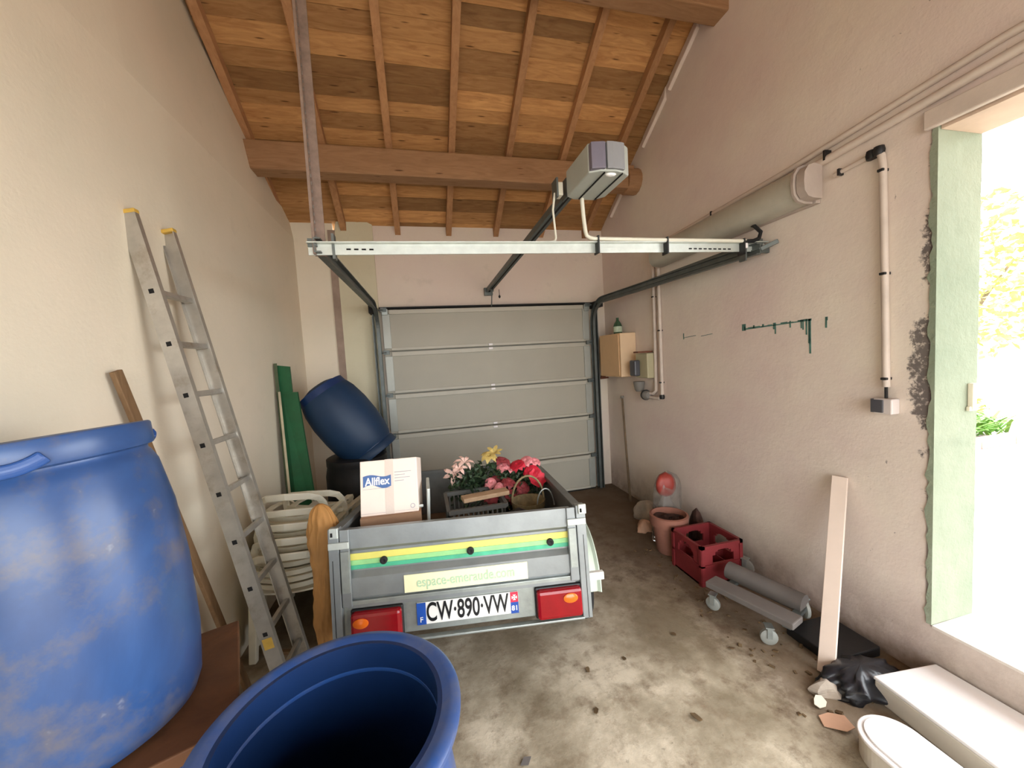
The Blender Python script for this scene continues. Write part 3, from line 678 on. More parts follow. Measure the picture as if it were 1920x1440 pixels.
# black tub under the tipped barrel
t = thing('black_drum', 'black plastic drum under the tipped dark blue barrel', 'drum', (-.56, 3.45, 0))
m = MB(); m.lathe([(0, 0), (.2, 0), (.235, .02), (.25, .4), (.25, .72), (.235, .80), (.24, .81), (.24, .86), (.22, .87), (0, .87)], Matrix.Translation((-.56, 3.42, 0)), 40, caps=(False, False)); obj('body', m, 'black_plastic', t, smooth=True)

# ================================================================ LADDER
P0 = Vector((-1.036, 1.881, 1.961)); d = Vector((.137, -.012, -.726)).normalized(); wv = Vector((.011, .2535, -.001))
n_ = d.cross(wv).normalized()
if n_.x < 0: n_ = -n_
ld = thing('aluminium_ladder', 'worn aluminium ladder leaning on the left wall between barrel and chairs', 'ladder', P0 + d * 2.0)
for k in range(2):
    a = P0 + wv * k - d * .32 ; b = P0 + wv * k + d * 1.985; wn = wv.normalized() * (1 if k == 0 else -1)
    m = MB(); m.sweep([(0, 0), (0, .062), (.022, .062), (.022, .058), (.004, .058), (.004, .004), (.022, .004), (.022, 0)] if k else [(0, 0), (-.022, 0), (-.022, .004), (-.004, .004), (-.004, .058), (-.022, .058), (-.022, .062), (0, .062)], [a - n_ * .03, b - n_ * .03], up=n_)
    # orient: build explicitly with the ladder's own axes
    m = MB(); q = lambda p: [p - n_ * .03, p + n_ * .032, p + n_ * .032 + wn * .024, p + n_ * .028 + wn * .024, p + n_ * .028 + wn * .004, p - n_ * .026 + wn * .004, p - n_ * .026 + wn * .024, p - n_ * .03 + wn * .024]
    A_, B_ = q(a), q(b); nn = len(A_)
    m.add(A_ + B_, [(i, (i + 1) % nn, nn + (i + 1) % nn, nn + i) for i in range(nn)] + [tuple(range(nn)), tuple(range(nn, 2 * nn))[::-1]])
    rail_ = obj('stile', m, 'aluminium', ld)
    m = MB(); e = a + wn * .012 + n_ * .001; m.beam(e + d * .004, e - d * .012, .03, .066, up=n_); obj('end_cap', m, 'yellow_cap', rail_, bevel=.003, label='yellow plastic end cap')
    if k == 0:
        m = MB(); c = P0 + d * (.221 * 7 + .02) - wn * .001; m.beam(c, c + d * .05, .002, .04, up=n_); obj('patch', m, 'yellow_cap', rail_, label='yellow sticker patch')
        for i in range(9):
            c = P0 + d * .221 * i - wn * .0006; m = MB(); m.add([c - d * .0095 - n_ * .0095, c + d * .0095 - n_ * .0095, c + d * .0095 + n_ * .0095, c - d * .0095 + n_ * .0095], [(0, 1, 2, 3)])
            obj('rung_socket', m, 'dark_hole', rail_)
for i in range(9):
    c = P0 + d * .221 * i; m = MB(); m.beam(c + wv * .015, c + wv * .985, .024, .024, up=n_); obj('rung', m, 'aluminium', ld, bevel=.003)
# pole leaning at left
m = MB(); m.beam((-.955, 2.12, .0), (-1.075, 1.70, 1.64), .045, .018, up=(1, 0, .1)); tag(obj('wooden_stick', m, 'stick_wood', None, bevel=.003), 'long brown wooden batten leaning on the left wall behind the scuffed barrel', 'stick')
# stick lying on floor at the left
m = MB(); m.beam((-.98, 2.38, .012), (-.72, 2.30, .012), .02, .02); tag(obj('floor_batten', m, 'stick_wood', None), 'short thin batten lying on the floor under the ladder', 'stick')

# ================================================================ GREEN BOARDS
def lean_board(a, b, w_, th, name, label, m_, cat='board'):
    m = MB(); m.beam(a, b, w_, th, up=(1, .15, 0)); return tag(obj(name, m, m_, None, bevel=.003), label, cat)
gb = thing('green_shutter', 'green painted wooden shutter board standing in the far left corner', 'board', (-.98, 3.32, 0))
m = MB(); m.hexa([(-1.075, 3.34, 1.655), (-.975, 3.30, 1.64), (-.975, 3.32, 1.64), (-1.075, 3.36, 1.655)], [(-1.02, 3.22, .0), (-.92, 3.18, .0), (-.92, 3.20, .0), (-1.02, 3.24, .0)]); obj('board', m, 'green_paint_board', gb)
m = MB(); m.hexa([(-1.045, 3.315, 1.44), (-.93, 3.27, 1.44), (-.93, 3.30, 1.44), (-1.045, 3.345, 1.44)], [(-.965, 3.17, .0), (-.80, 3.13, .0), (-.80, 3.16, .0), (-.965, 3.20, .0)]); obj('board', m, 'green_paint_board', gb)
m = MB(); m.beam((-1.082, 3.33, 1.67), (-1.04, 3.20, .0), .022, .03); tag(obj('wooden_strip', m, 'green_edge', None), 'dark greenish wooden strip at the left edge of the green shutter', 'strip')
m = MB(); m.beam((-1.058, 3.28, 1.45), (-1.0, 3.12, .0), .016, .02); tag(obj('beige_strip', m, 'beige_strip', None), 'thin beige strip leaning in front of the green shutter', 'strip')

# ================================================================ CHAIRS
def make_chair():
    t = thing('stacking_chair', '', 'chair')
    W, D, SH, BH = .185, .20, .37, .585
    def bz(z): return -D - .06 * max(0, (z - SH)) / .3 - .02     # back leans
    # frame of backrest
    m = MB(); pth = []
    for x, z in [(-W, SH - .02), (-W - .005, SH + .1), (-W, BH - .06), (-W + .02, BH - .02), (-W + .06, BH), (0, BH + .012), (W - .06, BH), (W - .02, BH - .02), (W, BH - .06), (W + .005, SH + .1), (W, SH - .02)]:
        pth.append((x, bz(z) + .06 * (abs(x) / W) ** 2, z))
    m.sweep([(-.021, -.008), (.021, -.008), (.021, .008), (-.021, .008)], pth, up=(0, 1, 0)); obj('back_frame', m, 'chair_plastic', t, local=True, bevel=.006)
    for k in range(3):
        z0 = SH + .025 + k * .042
        m = MB(); m.grid(lambda u, v: (-W + 2 * W * u, bz(z0 + .03 * v) + .06 * (2 * u - 1) ** 2, z0 + .028 * v), 10, 1); obj('back_slat', m, 'chair_plastic', t, local=True, solid=.006)
    m = MB(); m.grid(lambda u, v: ((-W + 2 * W * u) * (1 + .1 * v), -D + 2 * D * v, SH + .02 * (2 * u - 1) ** 2 - .012 + .01 * v), 10, 8); obj('seat', m, 'chair_plastic', t, local=True, solid=.01)
    for sx in (-1, 1):
        for y0, y1 in ((-D + .01, -D - .03), (D - .01, D + .02)):
            m = MB(); m.hexa([(sx * (W + .02) - .02, y1 - .016, 0), (sx * (W + .02) + .02, y1 - .016, 0), (sx * (W + .02) + .02, y1 + .016, 0), (sx * (W + .02) - .02, y1 + .016, 0)],
                             [(sx * W - .026, y0 - .02, SH), (sx * W + .02, y0 - .02, SH), (sx * W + .02, y0 + .02, SH), (sx * W - .026, y0 + .02, SH)]); obj('leg', m, 'chair_plastic', t, local=True, bevel=.006)
        m = MB(); m.sweep([(-.02, -.006), (.02, -.006), (.02, .006), (-.02, .006)], [(sx * W, bz(.45) + .05, .44), (sx * (W + .025), -D + .06, .455), (sx * (W + .035), 0, .455), (sx * (W + .03), D - .04, .44), (sx * (W + .02), D, .41), (sx * (W + .01), D, .34), (sx * W, D - .01, SH)]); obj('armrest', m, 'chair_plastic', t, local=True, bevel=.004)
    return t
chair0 = make_chair()
lab = ['white garden chair, lowest of the stack beside the ladder', 'white garden chair, second from the bottom of the stack', 'white garden chair, third up in the stack', 'white garden chair, second from the top of the stack', 'white garden chair, topmost of the stack beside the ladder']
for i in range(5):
    c = chair0 if i == 0 else copy_tree(chair0)
    z = [0, .062, .124, .186, .262][i]; c.location = Vector((-.78, 2.53 + .055 * i, z)) * S; c.rotation_euler = (0, 0, R(-6 - (4 if i == 4 else 0)))
    c['label'] = lab[i]; c['group'] = 'white stacking garden chairs'
c = copy_tree(chair0); c.location = Vector((-.70, 2.93, .21)) * S; c.rotation_euler = (0, 0, R(-12)); c['label'] = 'white garden chair behind the stack, its back showing at the right'
# tan cushion / cloth between chairs and trailer
def lump(fn_r, z0, z1, cx, cy, n=26, nz=14, lean=(0, 0)):
    m = MB(); vs = []; fs = []
    for i in range(nz + 1):
        t = i / nz; z = z0 + (z1 - z0) * t
        for k in range(n):
            a = 2 * math.pi * k / n; rx, ry = fn_r(t, a); vs.append((cx + lean[0] * t + rx * math.cos(a), cy + lean[1] * t + ry * math.sin(a), z))
    for i in range(nz):
        for k in range(n): fs.append((i * n + k, i * n + (k + 1) % n, (i + 1) * n + (k + 1) % n, (i + 1) * n + k))
    fs += [tuple(range(n))[::-1], tuple(nz * n + k for k in range(n))]
    m.add(vs, fs); return m
from mathutils import noise as mnoise
def tan_r(t, a):
    k = (1 - t ** 12) ** .5 if t > .001 else 1
    q = Vector((1.6 * math.cos(a), 1.6 * math.sin(a), 5 * t)); n1 = mnoise.noise(q); n2 = abs(mnoise.noise(Vector((3.2 * math.cos(a), 3.2 * math.sin(a), 14 * t + 3 * math.sin(2 * a)))))
    wob = 1 + .32 * n1 + .45 * n2
    w0 = .046 + .026 / (1 + math.exp(-(t - .80) * 26)); return max(.01, w0 * k * wob), max(.01, .05 * k * wob)
tag(obj('tan_bundle', lump(tan_r, 0, .975, -.49, 1.83, n=56, nz=60, lean=(-.01, .10)), 'tan_cloth', None, smooth=True, sub=1, angle=180), 'tall tan cloth bundle squeezed between white chairs and trailer', 'bundle')

# ================================================================ TRAILER
YAW = R(-7.7)
Rt = Matrix.Rotation(YAW, 4, 'Z') @ Matrix.Rotation(R(-6), 4, 'X')
T0 = Vector((.120, 1.600, 0))
tl = thing('utility_trailer', 'small grey steel utility trailer parked facing the garage door', 'trailer', T0, Rt.to_euler())
W2 = .55
# local frame: x right, y forward (away), z up; rear face at y=0
ZT, ZB = .905, .465
rz = 0
def tb(name, m, mt, parent=tl, **k): return obj(name, m, mt, parent, local=True, **k)
# tailgate pressed in bands
prof = [(.0, ZT), (-.010, ZT), (-.010, ZT - 0.0827), (.012, ZT - 0.1001), (.012, ZT - 0.1870), (-.010, ZT - 0.2088), (-.010, ZT - 0.2915), (.006, ZT - 0.3001), (.006, ZT - 0.3088), (-.012, ZT - 0.3219), (-.012, ZT - 0.3350), (.02, ZT - 0.3350), (.02, ZT)]
m = MB(); X0, X1 = -W2 + .05, W2 - .05
nn = len(prof)
m.add([(X0, a, b) for a, b in prof] + [(X1, a, b) for a, b in prof], [(i, (i + 1) % nn, nn + (i + 1) % nn, nn + i) for i in range(nn)] + [tuple(range(nn)), tuple(range(nn, 2 * nn))[::-1]])
tg = tb('tailgate', m, 'trailer_steel')
m = MB(); m.box(X0 + .002, .0085, ZT - 0.1392, X1 - .002, .0118, ZT - 0.1114); tb('yellow_stripe', m, 'sticker_yellow', tg)
m = MB(); m.box(X0 + .002, .0085, ZT - 0.1610, X1 - .002, .0118, ZT - 0.1401); tb('light_green_stripe', m, 'sticker_lightgreen', tg)
m = MB(); m.box(X0 + .002, .0085, ZT - 0.1792, X1 - .002, .0118, ZT - 0.1618); tb('green_stripe', m, 'sticker_green', tg)
for x in (-.345, .035, .40):
    m = MB(); m.lathe([(.016, 0), (.016, .012), (.009, .014), (0, .010)], Matrix.Translation((x, .0085, ZT - 0.1496)) @ Matrix.Rotation(R(90), 4, 'X'), 18); tb('bung', m, 'black_rubber', tg, smooth=True)
m = MB(); m.box(-.26, -.0135, ZT - 0.2941, .285, -.0105, ZT - 0.2192); stk = tb('sticker', m, 'sticker_pale', tg)
TM = tl.matrix_basis
def tmat(x, y, z): # text frame in world (scene units) on the rear face
    M_ = Matrix.Translation(T0) @ Rt @ Matrix.Translation((x, y, z)) @ Matrix.Rotation(R(90), 4, 'X'); return M_
text('sticker_lettering', 'espace-emeraude.com', .060, tmat(.01, -.0145, ZT - .2566), 'faded_letter', stk, sx=.80, bold=.0004)
# corner posts
for sx in (-1, 1):
    m = MB(); xo = sx * (W2 - .005)
    m.box(xo - .022, -.024, ZB - .055, xo + .022, .02, ZT + .012); m.box(xo - sx * .045 - .02, -.022, ZB + .115, xo - sx * .045 + .02, -.012, ZT + .004)
    ps = tb('corner_post', m, 'trailer_steel', bevel=.003)
    m = MB(); m.box(xo - sx * .066, -.034, ZT - 0.0740, xo + sx * .02, -.022, ZT - 0.0452); m.box(xo - .012, -.036, ZT - 0.0261, xo + .024, -.022, ZT + .018); lt = tb('latch', m, 'galvanised_bright', ps, bevel=.003)
    m = MB(); m.box(xo - sx * .062, -.03, ZT - 0.2610, xo - sx * .03, -.022, ZT - 0.0870); tb('latch_bar', m, 'galvanised', ps)
    m = MB(); m.box(xo - .006, -.0375, ZT - 0.0174, xo + .003, -.035, ZT - 0.0000); m.box(xo + .004 * sx, -.026, ZT - 0.1218, xo + .006 * sx, -.0235, ZB - .05); tb('slot', m, 'dark_hole', ps)
# rear cross member and light board
m = MB(); m.box(-W2 + .02, -.012, ZB + .115, W2 - .02, .03, ZB + .135); m.box(-W2 + .02, .0, ZB - .03, W2 - .02, .03, ZB + .12); m.box(-W2 + .02, -.03, ZB - .055, W2 - .02, .0, ZB - .045)
tb('rear_cross_member', m, 'trailer_steel_dark' if 0 else 'galvanised', bevel=.003)
for sx in (-1, 1):
    x0, x1 = (-.485, -.275) if sx < 0 else (.315, .52)
    m = MB(); m.box(x0, -.05, ZB - .03, x1, .0, ZB + .095); tl_ = tb('tail_light', m, 'red_lens', bevel=.014)
    m = MB(); m.box(x0 - .006, -.02, ZB - .036, x1 + .006, -.001, ZB + .102); tb('housing', m, 'black_plastic', tl_, bevel=.008)
    cx = x0 + .045 if sx < 0 else x1 - .055
    m = MB(); m.lathe([(.026, 0), (.026, .006), (.018, .010), (0, .011)], Matrix.Translation((cx, -.048, ZB + .058)) @ Matrix.Rotation(R(90), 4, 'X') @ Matrix.Diagonal((1.25, .8, 1, 1)), 20); tb('indicator_lens', m, 'orange_lens', tl_, smooth=True, label='orange indicator lens')
# number plate
px0, px1, pz0, pz1 = -.215, .235, ZB - .002, ZB + .093
m = MB(); m.box(px0, -.008, pz0, px1, -.001, pz1); pt = tb('number_plate', m, 'plate_white', bevel=.004)
m = MB(); m.box(px0 + .001, -.0095, pz0 + .001, px0 + .04, -.0075, pz1 - .001); tb('blue_band', m, 'plate_blue', pt)
m = MB(); m.box(px1 - .036, -.0095, pz0 + .001, px1 - .001, -.0075, pz0 + .05); tb('blue_band', m, 'plate_blue', pt)
m = MB(); m.box(px1 - .036, -.0095, pz0 + .05, px1 - .001, -.0075, pz1 - .001); tb('red_emblem_field', m, 'plate_red', pt)
zc = (pz0 + pz1) / 2
text('plate_lettering', 'CW\u00b7890\u00b7VW', .112, tmat(.008, -.0092, zc), 'plate_black', pt, sx=.60, bold=.0016)
text('country_letter', 'F', .032, tmat(px0 + .02, -.0102, pz0 + .022), 'plate_white', pt)
text('department_number', '81', .030, tmat(px1 - .018, -.0102, pz0 + .024), 'plate_white', pt, bold=.0006)
m = MB()
for a in range(4):
    M_ = Matrix.Translation((px1 - .018, -.0100, pz0 + .071)) @ Matrix.Rotation(R(90 * a), 4, 'Y'); m.add([M_ @ Vector(v) for v in ((0, 0, 0), (-.007, 0, .012), (.007, 0, .012))], [(0, 1, 2)])
tb('red_emblem', m, 'plate_white', pt)
# sides, front, floor
L = 1.30
for sx in (-1, 1):
    m = MB(); xo = sx * (W2 - .01)
    m.box(xo - .006, .02, ZB + .10, xo + .006, L, ZT - .01); m.box(xo - .02, .02, ZT - .02, xo + .02, L, ZT + .004); m.box(xo - .01, .02, ZB + .1, xo + .016 * sx, L, ZB + .13)
    tb('side_wall', m, ['trailer_steel_dark'], bevel=.002)
m = MB(); m.box(-W2, L - .01, ZB + .10, W2, L + .01, ZT - .01); m.box(-W2, L - .02, ZT - .02, W2, L + .02, ZT + .004); tb('front_wall', m, 'trailer_steel_dark')
m = MB(); m.box(-W2 + .01, .02, ZB + .095, W2 - .01, L, ZB + .115); tb('floor_plate', m, 'trailer_inside')
m = MB(); m.box(-W2 + .05, .03, ZB + .03, -W2 + .09, L, ZB + .095); m.box(W2 - .09, .03, ZB + .03, W2 - .05, L, ZB + .095); m.box(-.03, .6, ZB + .03, .03, L + .2, ZB + .09); m.beam((0, L, ZB + .06), (0, L + .55, ZB + .03), .05, .05); tb('chassis', m, 'galvanised')
m = MB(); m.tube([(-W2 - .08, .62, .28), (W2 + .08, .62, .28)], .02, 10); m.box(-W2 + .06, .56, .28, -W2 + .10, .68, ZB + .03); m.box(W2 - .10, .56, .28, W2 - .06, .68, ZB + .03); tb('axle', m, 'galvanised_dark')
for sx in (-1, 1):
    cx = sx * (W2 + .10); rr = .215
    zc_ = .0
    # the wheel centre sits one radius above the ground once the trailer's pitch is applied
    cz = rr + .62 * math.tan(R(6)) / 1.0
    M_ = Matrix.Translation((cx, .62, cz)) @ Matrix.Rotation(R(90), 4, 'Y')
    m = MB(); m.lathe([(.12, -.055), (.19, -.055), (.212, -.04), (rr, -.02), (rr, .02), (.212, .04), (.19, .055), (.12, .055)], M_, 36, caps=(False, False)); wh = tb('tyre', m, 'black_rubber', smooth=True)
    m = MB(); m.lathe([(0, -.03), (.03, -.03), (.05, -.01), (.105, -.01), (.122, -.045), (.122, .045), (.105, .01), (0, .01)], M_, 28, caps=(False, False)); tb('rim', m, 'galvanised', wh, smooth=True)
    m = MB(); pts = []
    for i in range(15):
        a = R(-5 + 190 * i / 14); pts.append((cx, .62 + .27 * math.cos(a), cz + .075 + .27 * math.sin(a)))
    m.sweep([(-.075, -.02), (-.06, 0), (.06, 0), (.075, -.02), (.07, -.02), (.055, -.006), (-.055, -.006), (-.07, -.02)], pts, side=(1, 0, 0)); tb('mudguard', m, 'fender_plastic', smooth=True)
m = MB(); m.box(W2 - .02, -.02, ZB + .105, W2 + .085, .005, ZB + .14); tb('locking_rod', m, 'white_rod', bevel=.003, label='white locking rod end')

# ---- load in the trailer
def TW_(x, y, z): return Matrix.Translation(T0) @ Rt @ Matrix.Translation((x, y, z))
zf = ZB + .116
# brown carton and white printed box on top
Mb = Matrix.Translation((-.19, 1.99, .625))
bx = thing('cardboard_box', 'brown open cardboard box in the trailer under the white carton', 'box', (-.19, 1.99, .54))
m = MB(); m.box(-.13, -.11, -.07, .15, .14, .262, Mb); obj('body', m, 'carton_brown', bx)
al = thing('white_carton', 'white printed carton with blue lettering tilted on the load of the trailer', 'carton', (-.19, 1.98, .88))
a0, a1 = Vector((-.322, 1.915, .885)), Vector((-.052, 1.89, .885)); up_ = Vector((.02, .065, .25))
xax = (a1 - a0).normalized(); yn = up_.normalized(); nx_ = xax.cross(yn).normalized()
Fm = frame(a0, xax, yn)
m = MB(); m.box(0, 0, -.20, .272, .262, 0, Fm); obj('box_body', m, 'carton', al, bevel=.003)
m = MB(); m.box(.118, -.0005, 0, .158, .2625, .0012, Fm); m.box(.118, .2618, -.2, .158, .2632, .001, Fm); obj('tape', m, 'tape', al)
m = MB(); n = 12; top = [(.014 + .132 * i / n, .188 + .006 * math.sin(i / n * 6.28)) for i in range(n + 1)]; bot = [(x, y - .052 + .004 * math.sin(k * .5)) for k, (x, y) in enumerate(top)][::-1]
m.prism(top + bot, Fm @ Matrix.Translation((0, 0, .0013)), .0006); ban = obj('logo_banner', m, 'print_blue', al)
text('logo_lettering', 'Allflex', .052, Fm @ Matrix.Translation((.081, .160, .0022)), 'print_white', ban, ext=.0004, sx=.86, bold=.0012)
m = MB()
for k, l in enumerate((.08, .05, .074, .045)): m.box(.163, .196 - k * .014, .0003, .163 + l, .199 - k * .014, .0014, Fm)
m.box(.012, .126, .0003, .14, .1275, .0014, Fm); m.box(.0, .012, .0002, .27, .013, .0008, Fm); obj('small_print', m, 'print_grey', al)
m = MB(); m.lathe([(.008, 0), (.008, .0012), (.0115, .0012), (.0115, 0)], Fm @ Matrix.Translation((.245, .03, 0)), 18, caps=(False, False)); obj('recycling_mark', m, 'print_grey', al)
# pale board standing right of the box
m = MB(); m.box(-.008, -.10, 0, .008, .10, .42, Matrix.Translation((-.02, 2.02, .56)) @ Matrix.Rotation(R(3), 4, 'Y')); m.box(-.075, -.10, .33, -.008, -.09, .345, Matrix.Translation((-.02, 2.02, .56))); tag(obj('pale_panel', m, 'galvanised_bright', None, bevel=.004), 'pale grey panel standing right of the white carton in the trailer', 'panel')
# grey plastic crate
cr = thing('grey_crate', 'grey latticed plastic crate in the middle of the trailer load', 'crate', (.30, 2.15, .55))
cx0, cx1, cy0, cy1, cz0, cz1 = .10, .42, 2.05, 2.36, .58, .80
m = MB(); m.box(cx0, cy0, cz0, cx1, cy1, cz0 + .01); obj('base', m, 'grey_crate', cr)
for (xa, ya, xb, yb) in ((cx0, cy0, cx1, cy0), (cx1, cy0, cx1, cy1), (cx1, cy1, cx0, cy1), (cx0, cy1, cx0, cy0)):
    m = MB(); n = 12
    for k in range(n + 1):
        t_ = k / n; x, y_ = xa + (xb - xa) * t_, ya + (yb - ya) * t_; m.box(x - .004, y_ - .004, cz0, x + .004, y_ + .004, cz1 - .02)
    m.beam((xa, ya, cz1 - .012), (xb, yb, cz1 - .012), .02, .024); m.beam((xa, ya, cz0 + .1), (xb, yb, cz0 + .1), .008, .012); obj('lattice_side', m, 'grey_crate', cr)
m = MB(); m.box(-.14, -.035, -.012, .13, .035, .012, Matrix.Translation((.32, 2.12, .835)) @ Matrix.Rotation(R(8), 4, 'Z')); tag(obj('wood_offcut', m, 'pale_wood', None, bevel=.003), 'pale wooden offcut lying across the grey crate', 'wood')
def blk(t, a):
    k = math.sqrt(max(0, 1 - t * t)) * (1 + .12 * math.sin(4 * a + 3) + .08 * math.sin(7 * a)); return max(.004, .13 * k), max(.004, .10 * k)
tag(obj('black_cloth', lump(blk, .56, .79, .47, 1.98, nz=8), 'black_plastic', None, smooth=True, angle=180), 'crumpled black cloth in the trailer just behind the tailgate', 'cloth')
# wicker basket with hoop handle
wk = thing('wicker_basket', 'small wicker basket with a thin hoop handle right in the trailer', 'basket', (.56, 2.08, .56))
m = MB(); m.lathe([(0, .0), (.07, .0), (.09, .12), (.1, .2), (.095, .2), (.08, .1), (.06, .01), (0, .01)], Matrix.Translation((.56, 2.10, .58)), 24, caps=(False, False), wob=.02); obj('body', m, 'wicker', wk, smooth=True)
m = MB(); m.tube([(.56 - .095 * math.cos(R(a)), 2.10, .78 + .14 * math.sin(R(a))) for a in range(0, 181, 12)], .006, 8); obj('handle', m, 'wicker', wk, smooth=True)
m = MB(); m.tube([(.62 - .05 * math.cos(R(a)) + .02, 2.02, .76 + .10 * math.sin(R(a))) for a in range(0, 181, 12)], .004, 8); tag(obj('wire_hoop', m, 'galvanised', None, smooth=True), 'thin grey wire hoop in front of the wicker basket', 'hoop')
# flowers
def petal_mesh(m, c, n, r, wd, droop, tilt):
    for k in range(n):
        a = 2 * math.pi * k / n + random.uniform(-.2, .2); q = Matrix.Translation(c) @ tilt @ Matrix.Rotation(a, 4, 'Z')
        pts = [(0, 0, 0), (r * .4, -wd, r * .25), (r * .4, wd, r * .25), (r * .75, -wd * .8, r * .3 - droop * .3), (r * .75, wd * .8, r * .3 - droop * .3), (r, 0, r * .3 - droop)]
        m.add([q @ Vector(p) for p in pts], [(0, 1, 2), (1, 3, 4, 2), (3, 5, 4)])
def bouquet(name, label, base, blooms, nleaf, spread, matl, hgt):
    t = thing(name, label, 'flowers', base)
    for (dx, dy, dz, mt, n, r, wd, droop) in blooms:
        c = Vector(base) + Vector((dx, dy, dz)); m = MB()
        tilt = Euler((R(random.uniform(10, 60)), R(random.uniform(-30, 30)), 0)).to_matrix().to_4x4()
        petal_mesh(m, c, n, r, wd, droop, tilt)
        if n > 6: petal_mesh(m, c + Vector((0, -.004, .006)), n - 2, r * .65, wd * .8, droop * .4, tilt)
        b = obj('bloom', m, mt, t)
        m = MB(); m.tube([c, c * .5 + Vector(base) * .5 + Vector((0, .01, 0)), Vector(base)], .0025, 5); obj('stem', m, 'leaf_dark', t)
    m = MB()
    for k in range(nleaf):
        a = random.uniform(0, 6.28); rr = spread * math.sqrt(random.random()); z = random.uniform(.0, hgt)
        c = Vector(base) + Vector((rr * math.cos(a), rr * math.sin(a) * .8, z)); l = random.uniform(.03, .055)
        q = Matrix.Translation(c) @ Euler((random.uniform(-1, 1), random.uniform(-1.2, .6), random.uniform(0, 6.28))).to_matrix().to_4x4()
        m.add([q @ Vector(p) for p in ((0, 0, 0), (l * .5, -l * .3, .008), (l * .5, l * .3, .008), (l, 0, -.006))], [(0, 1, 3, 2)])
    obj('foliage', m, matl, t, kind='stuff'); return t
bouquet('flower_bouquet', 'pale pink lilies on the left of the flowers in the trailer', (.27, 2.42, .70), [(-.10, 0, .19, 'petal_pink', 6, .075, .014, .02), (-.03, .02, .25, 'petal_pink', 6, .075, .013, .03), (-.07, -.03, .23, 'petal_pink', 5, .055, .012, .02)], 300, .13, 'leaf_dark', .20)
bouquet('flower_bouquet', 'yellow and dark red blooms in the middle of the trailer flowers', (.42, 2.44, .72), [(-.02, 0, .25, 'petal_yellow', 7, .06, .02, .03), (.02, .01, .27, 'petal_yellow', 6, .06, .014, .0), (.07, 0, .21, 'petal_dark', 8, .06, .024, .03), (.06, -.03, .18, 'petal_rose', 7, .045, .02, .03), (.02, -.05, .09, 'petal_dark', 8, .06, .022, .02), (-.04, -.06, .05, 'petal_dark', 8, .055, .022, .02), (-.03, -.08, .10, 'petal_rose', 7, .045, .018, .02)], 260, .13, 'leaf_dark', .18)
bouquet('flower_bouquet', 'bright red and pink blooms on the right of the trailer flowers', (.60, 2.40, .68), [(-.02, 0, .22, 'petal_red', 9, .065, .026, .03), (.04, .0, .24, 'petal_rose', 8, .05, .02, .02), (.10, 0, .23, 'petal_rose', 7, .045, .018, .02), (.06, -.06, .18, 'petal_red', 9, .06, .028, .02), (.075, -.08, .14, 'petal_red', 9, .065, .03, -.01), (-.07, .0, .2, 'petal_rose', 7, .045, .018, .02), (.08, -.06, .0, 'petal_dark', 8, .05, .02, .02)], 300, .14, 'leaf_dark', .18)
bouquet('dry_flower_heap', 'dull dark red artificial flowers heaped low behind the crate', (.50, 2.3, .60), [(-.12, -.02, .16, 'petal_dark', 8, .06, .025, .03), (0, -.03, .15, 'petal_dark', 8, .06, .025, .03), (.08, .0, .18, 'petal_dark', 8, .06, .025, .03), (.0, .02, .22, 'petal_dark', 8, .055, .025, .03), (-.06, .0, .2, 'petal_rose', 8, .045, .02, .03)], 260, .15, 'leaf_dark', .16)

# ================================================================ RIGHT FLOOR CLUTTER
m = MB(); m.tube([(2.175, 3.84, 1.10), (2.13, 3.72, .55), (2.10, 3.62, .0)], .011, 8, .013); st = thing('thin_stick', 'thin dark stick leaning in the right corner by the garage door', 'stick', (2.1, 3.62, 0)); obj('shaft', m, 'bark', st, smooth=True)
m = MB(); m.lathe([(.015, 0), (.02, .01), (.015, .03)], Matrix.Translation((2.175, 3.84, 1.09)), 10); obj('tip', m, 'grey_plastic', st, smooth=True)
# crumpled clear plastic by the stick
def crump(k_, sx, sy):
    def f(t, a):
        k = math.sqrt(max(0, 1 - t * t)) * (1 + .22 * math.sin(3 * a + k_) + .15 * math.sin(7 * a + 5 * t + k_)); return max(.003, sx * k), max(.003, sy * k)
    return f
tag(obj('crumpled_plastic', lump(crump(1, .10, .12), 0, .18, 2.02, 3.18, nz=8), 'rubble', None, smooth=True, angle=180), 'crumpled greyish plastic heap at the foot of the thin stick', 'plastic')
tag(obj('crumpled_plastic', lump(crump(3, .07, .06), 0, .10, 1.86, 2.98, nz=8), 'cardboard_scrap', None, smooth=True, angle=180), 'small tan crumpled wrapper on the floor left of the terracotta pot', 'plastic')
# terracotta pot with bag of bulbs
pt_ = thing('terracotta_pot', 'terracotta flower pot with soil beside the red crate', 'pot', (1.84, 2.60, 0))
MP = Matrix.Translation((1.84, 2.60, 0))
m = MB(); m.lathe([(0, .0), (.09, .0), (.098, .015), (.125, .22), (.142, .225), (.146, .30), (.13, .305), (.122, .25), (0, .25)], MP, 36, caps=(False, False)); obj('pot_body', m, 'terracotta', pt_, smooth=True)
m = MB(); m.grid(lambda u, v: (1.84 + .123 * u * math.cos(6.2832 * v), 2.60 + .123 * u * math.sin(6.2832 * v), .262 + .012 * math.sin(9 * u + 17 * v)), 8, 24); obj('soil', m, 'soil', pt_, smooth=True)
bgt = thing('plastic_bag', 'clear plastic sack with a red printed top standing behind the terracotta pot', 'bag', (1.93, 2.78, 0))
def bagr(t, a):
    k = 1 if t < .75 else math.sqrt(max(0, 1 - ((t - .75) / .25) ** 2)); k *= (1 - .25 * t) * (1 + .06 * math.sin(6 * a + 4 * t) + .04 * math.sin(13 * a)); return max(.004, .14 * k), max(.004, .09 * k)
obj('sack', lump(bagr, 0, .58, 1.96, 2.80, nz=16, n=36, lean=(.02, 0)), 'clear_plastic', bgt, smooth=True, angle=180)
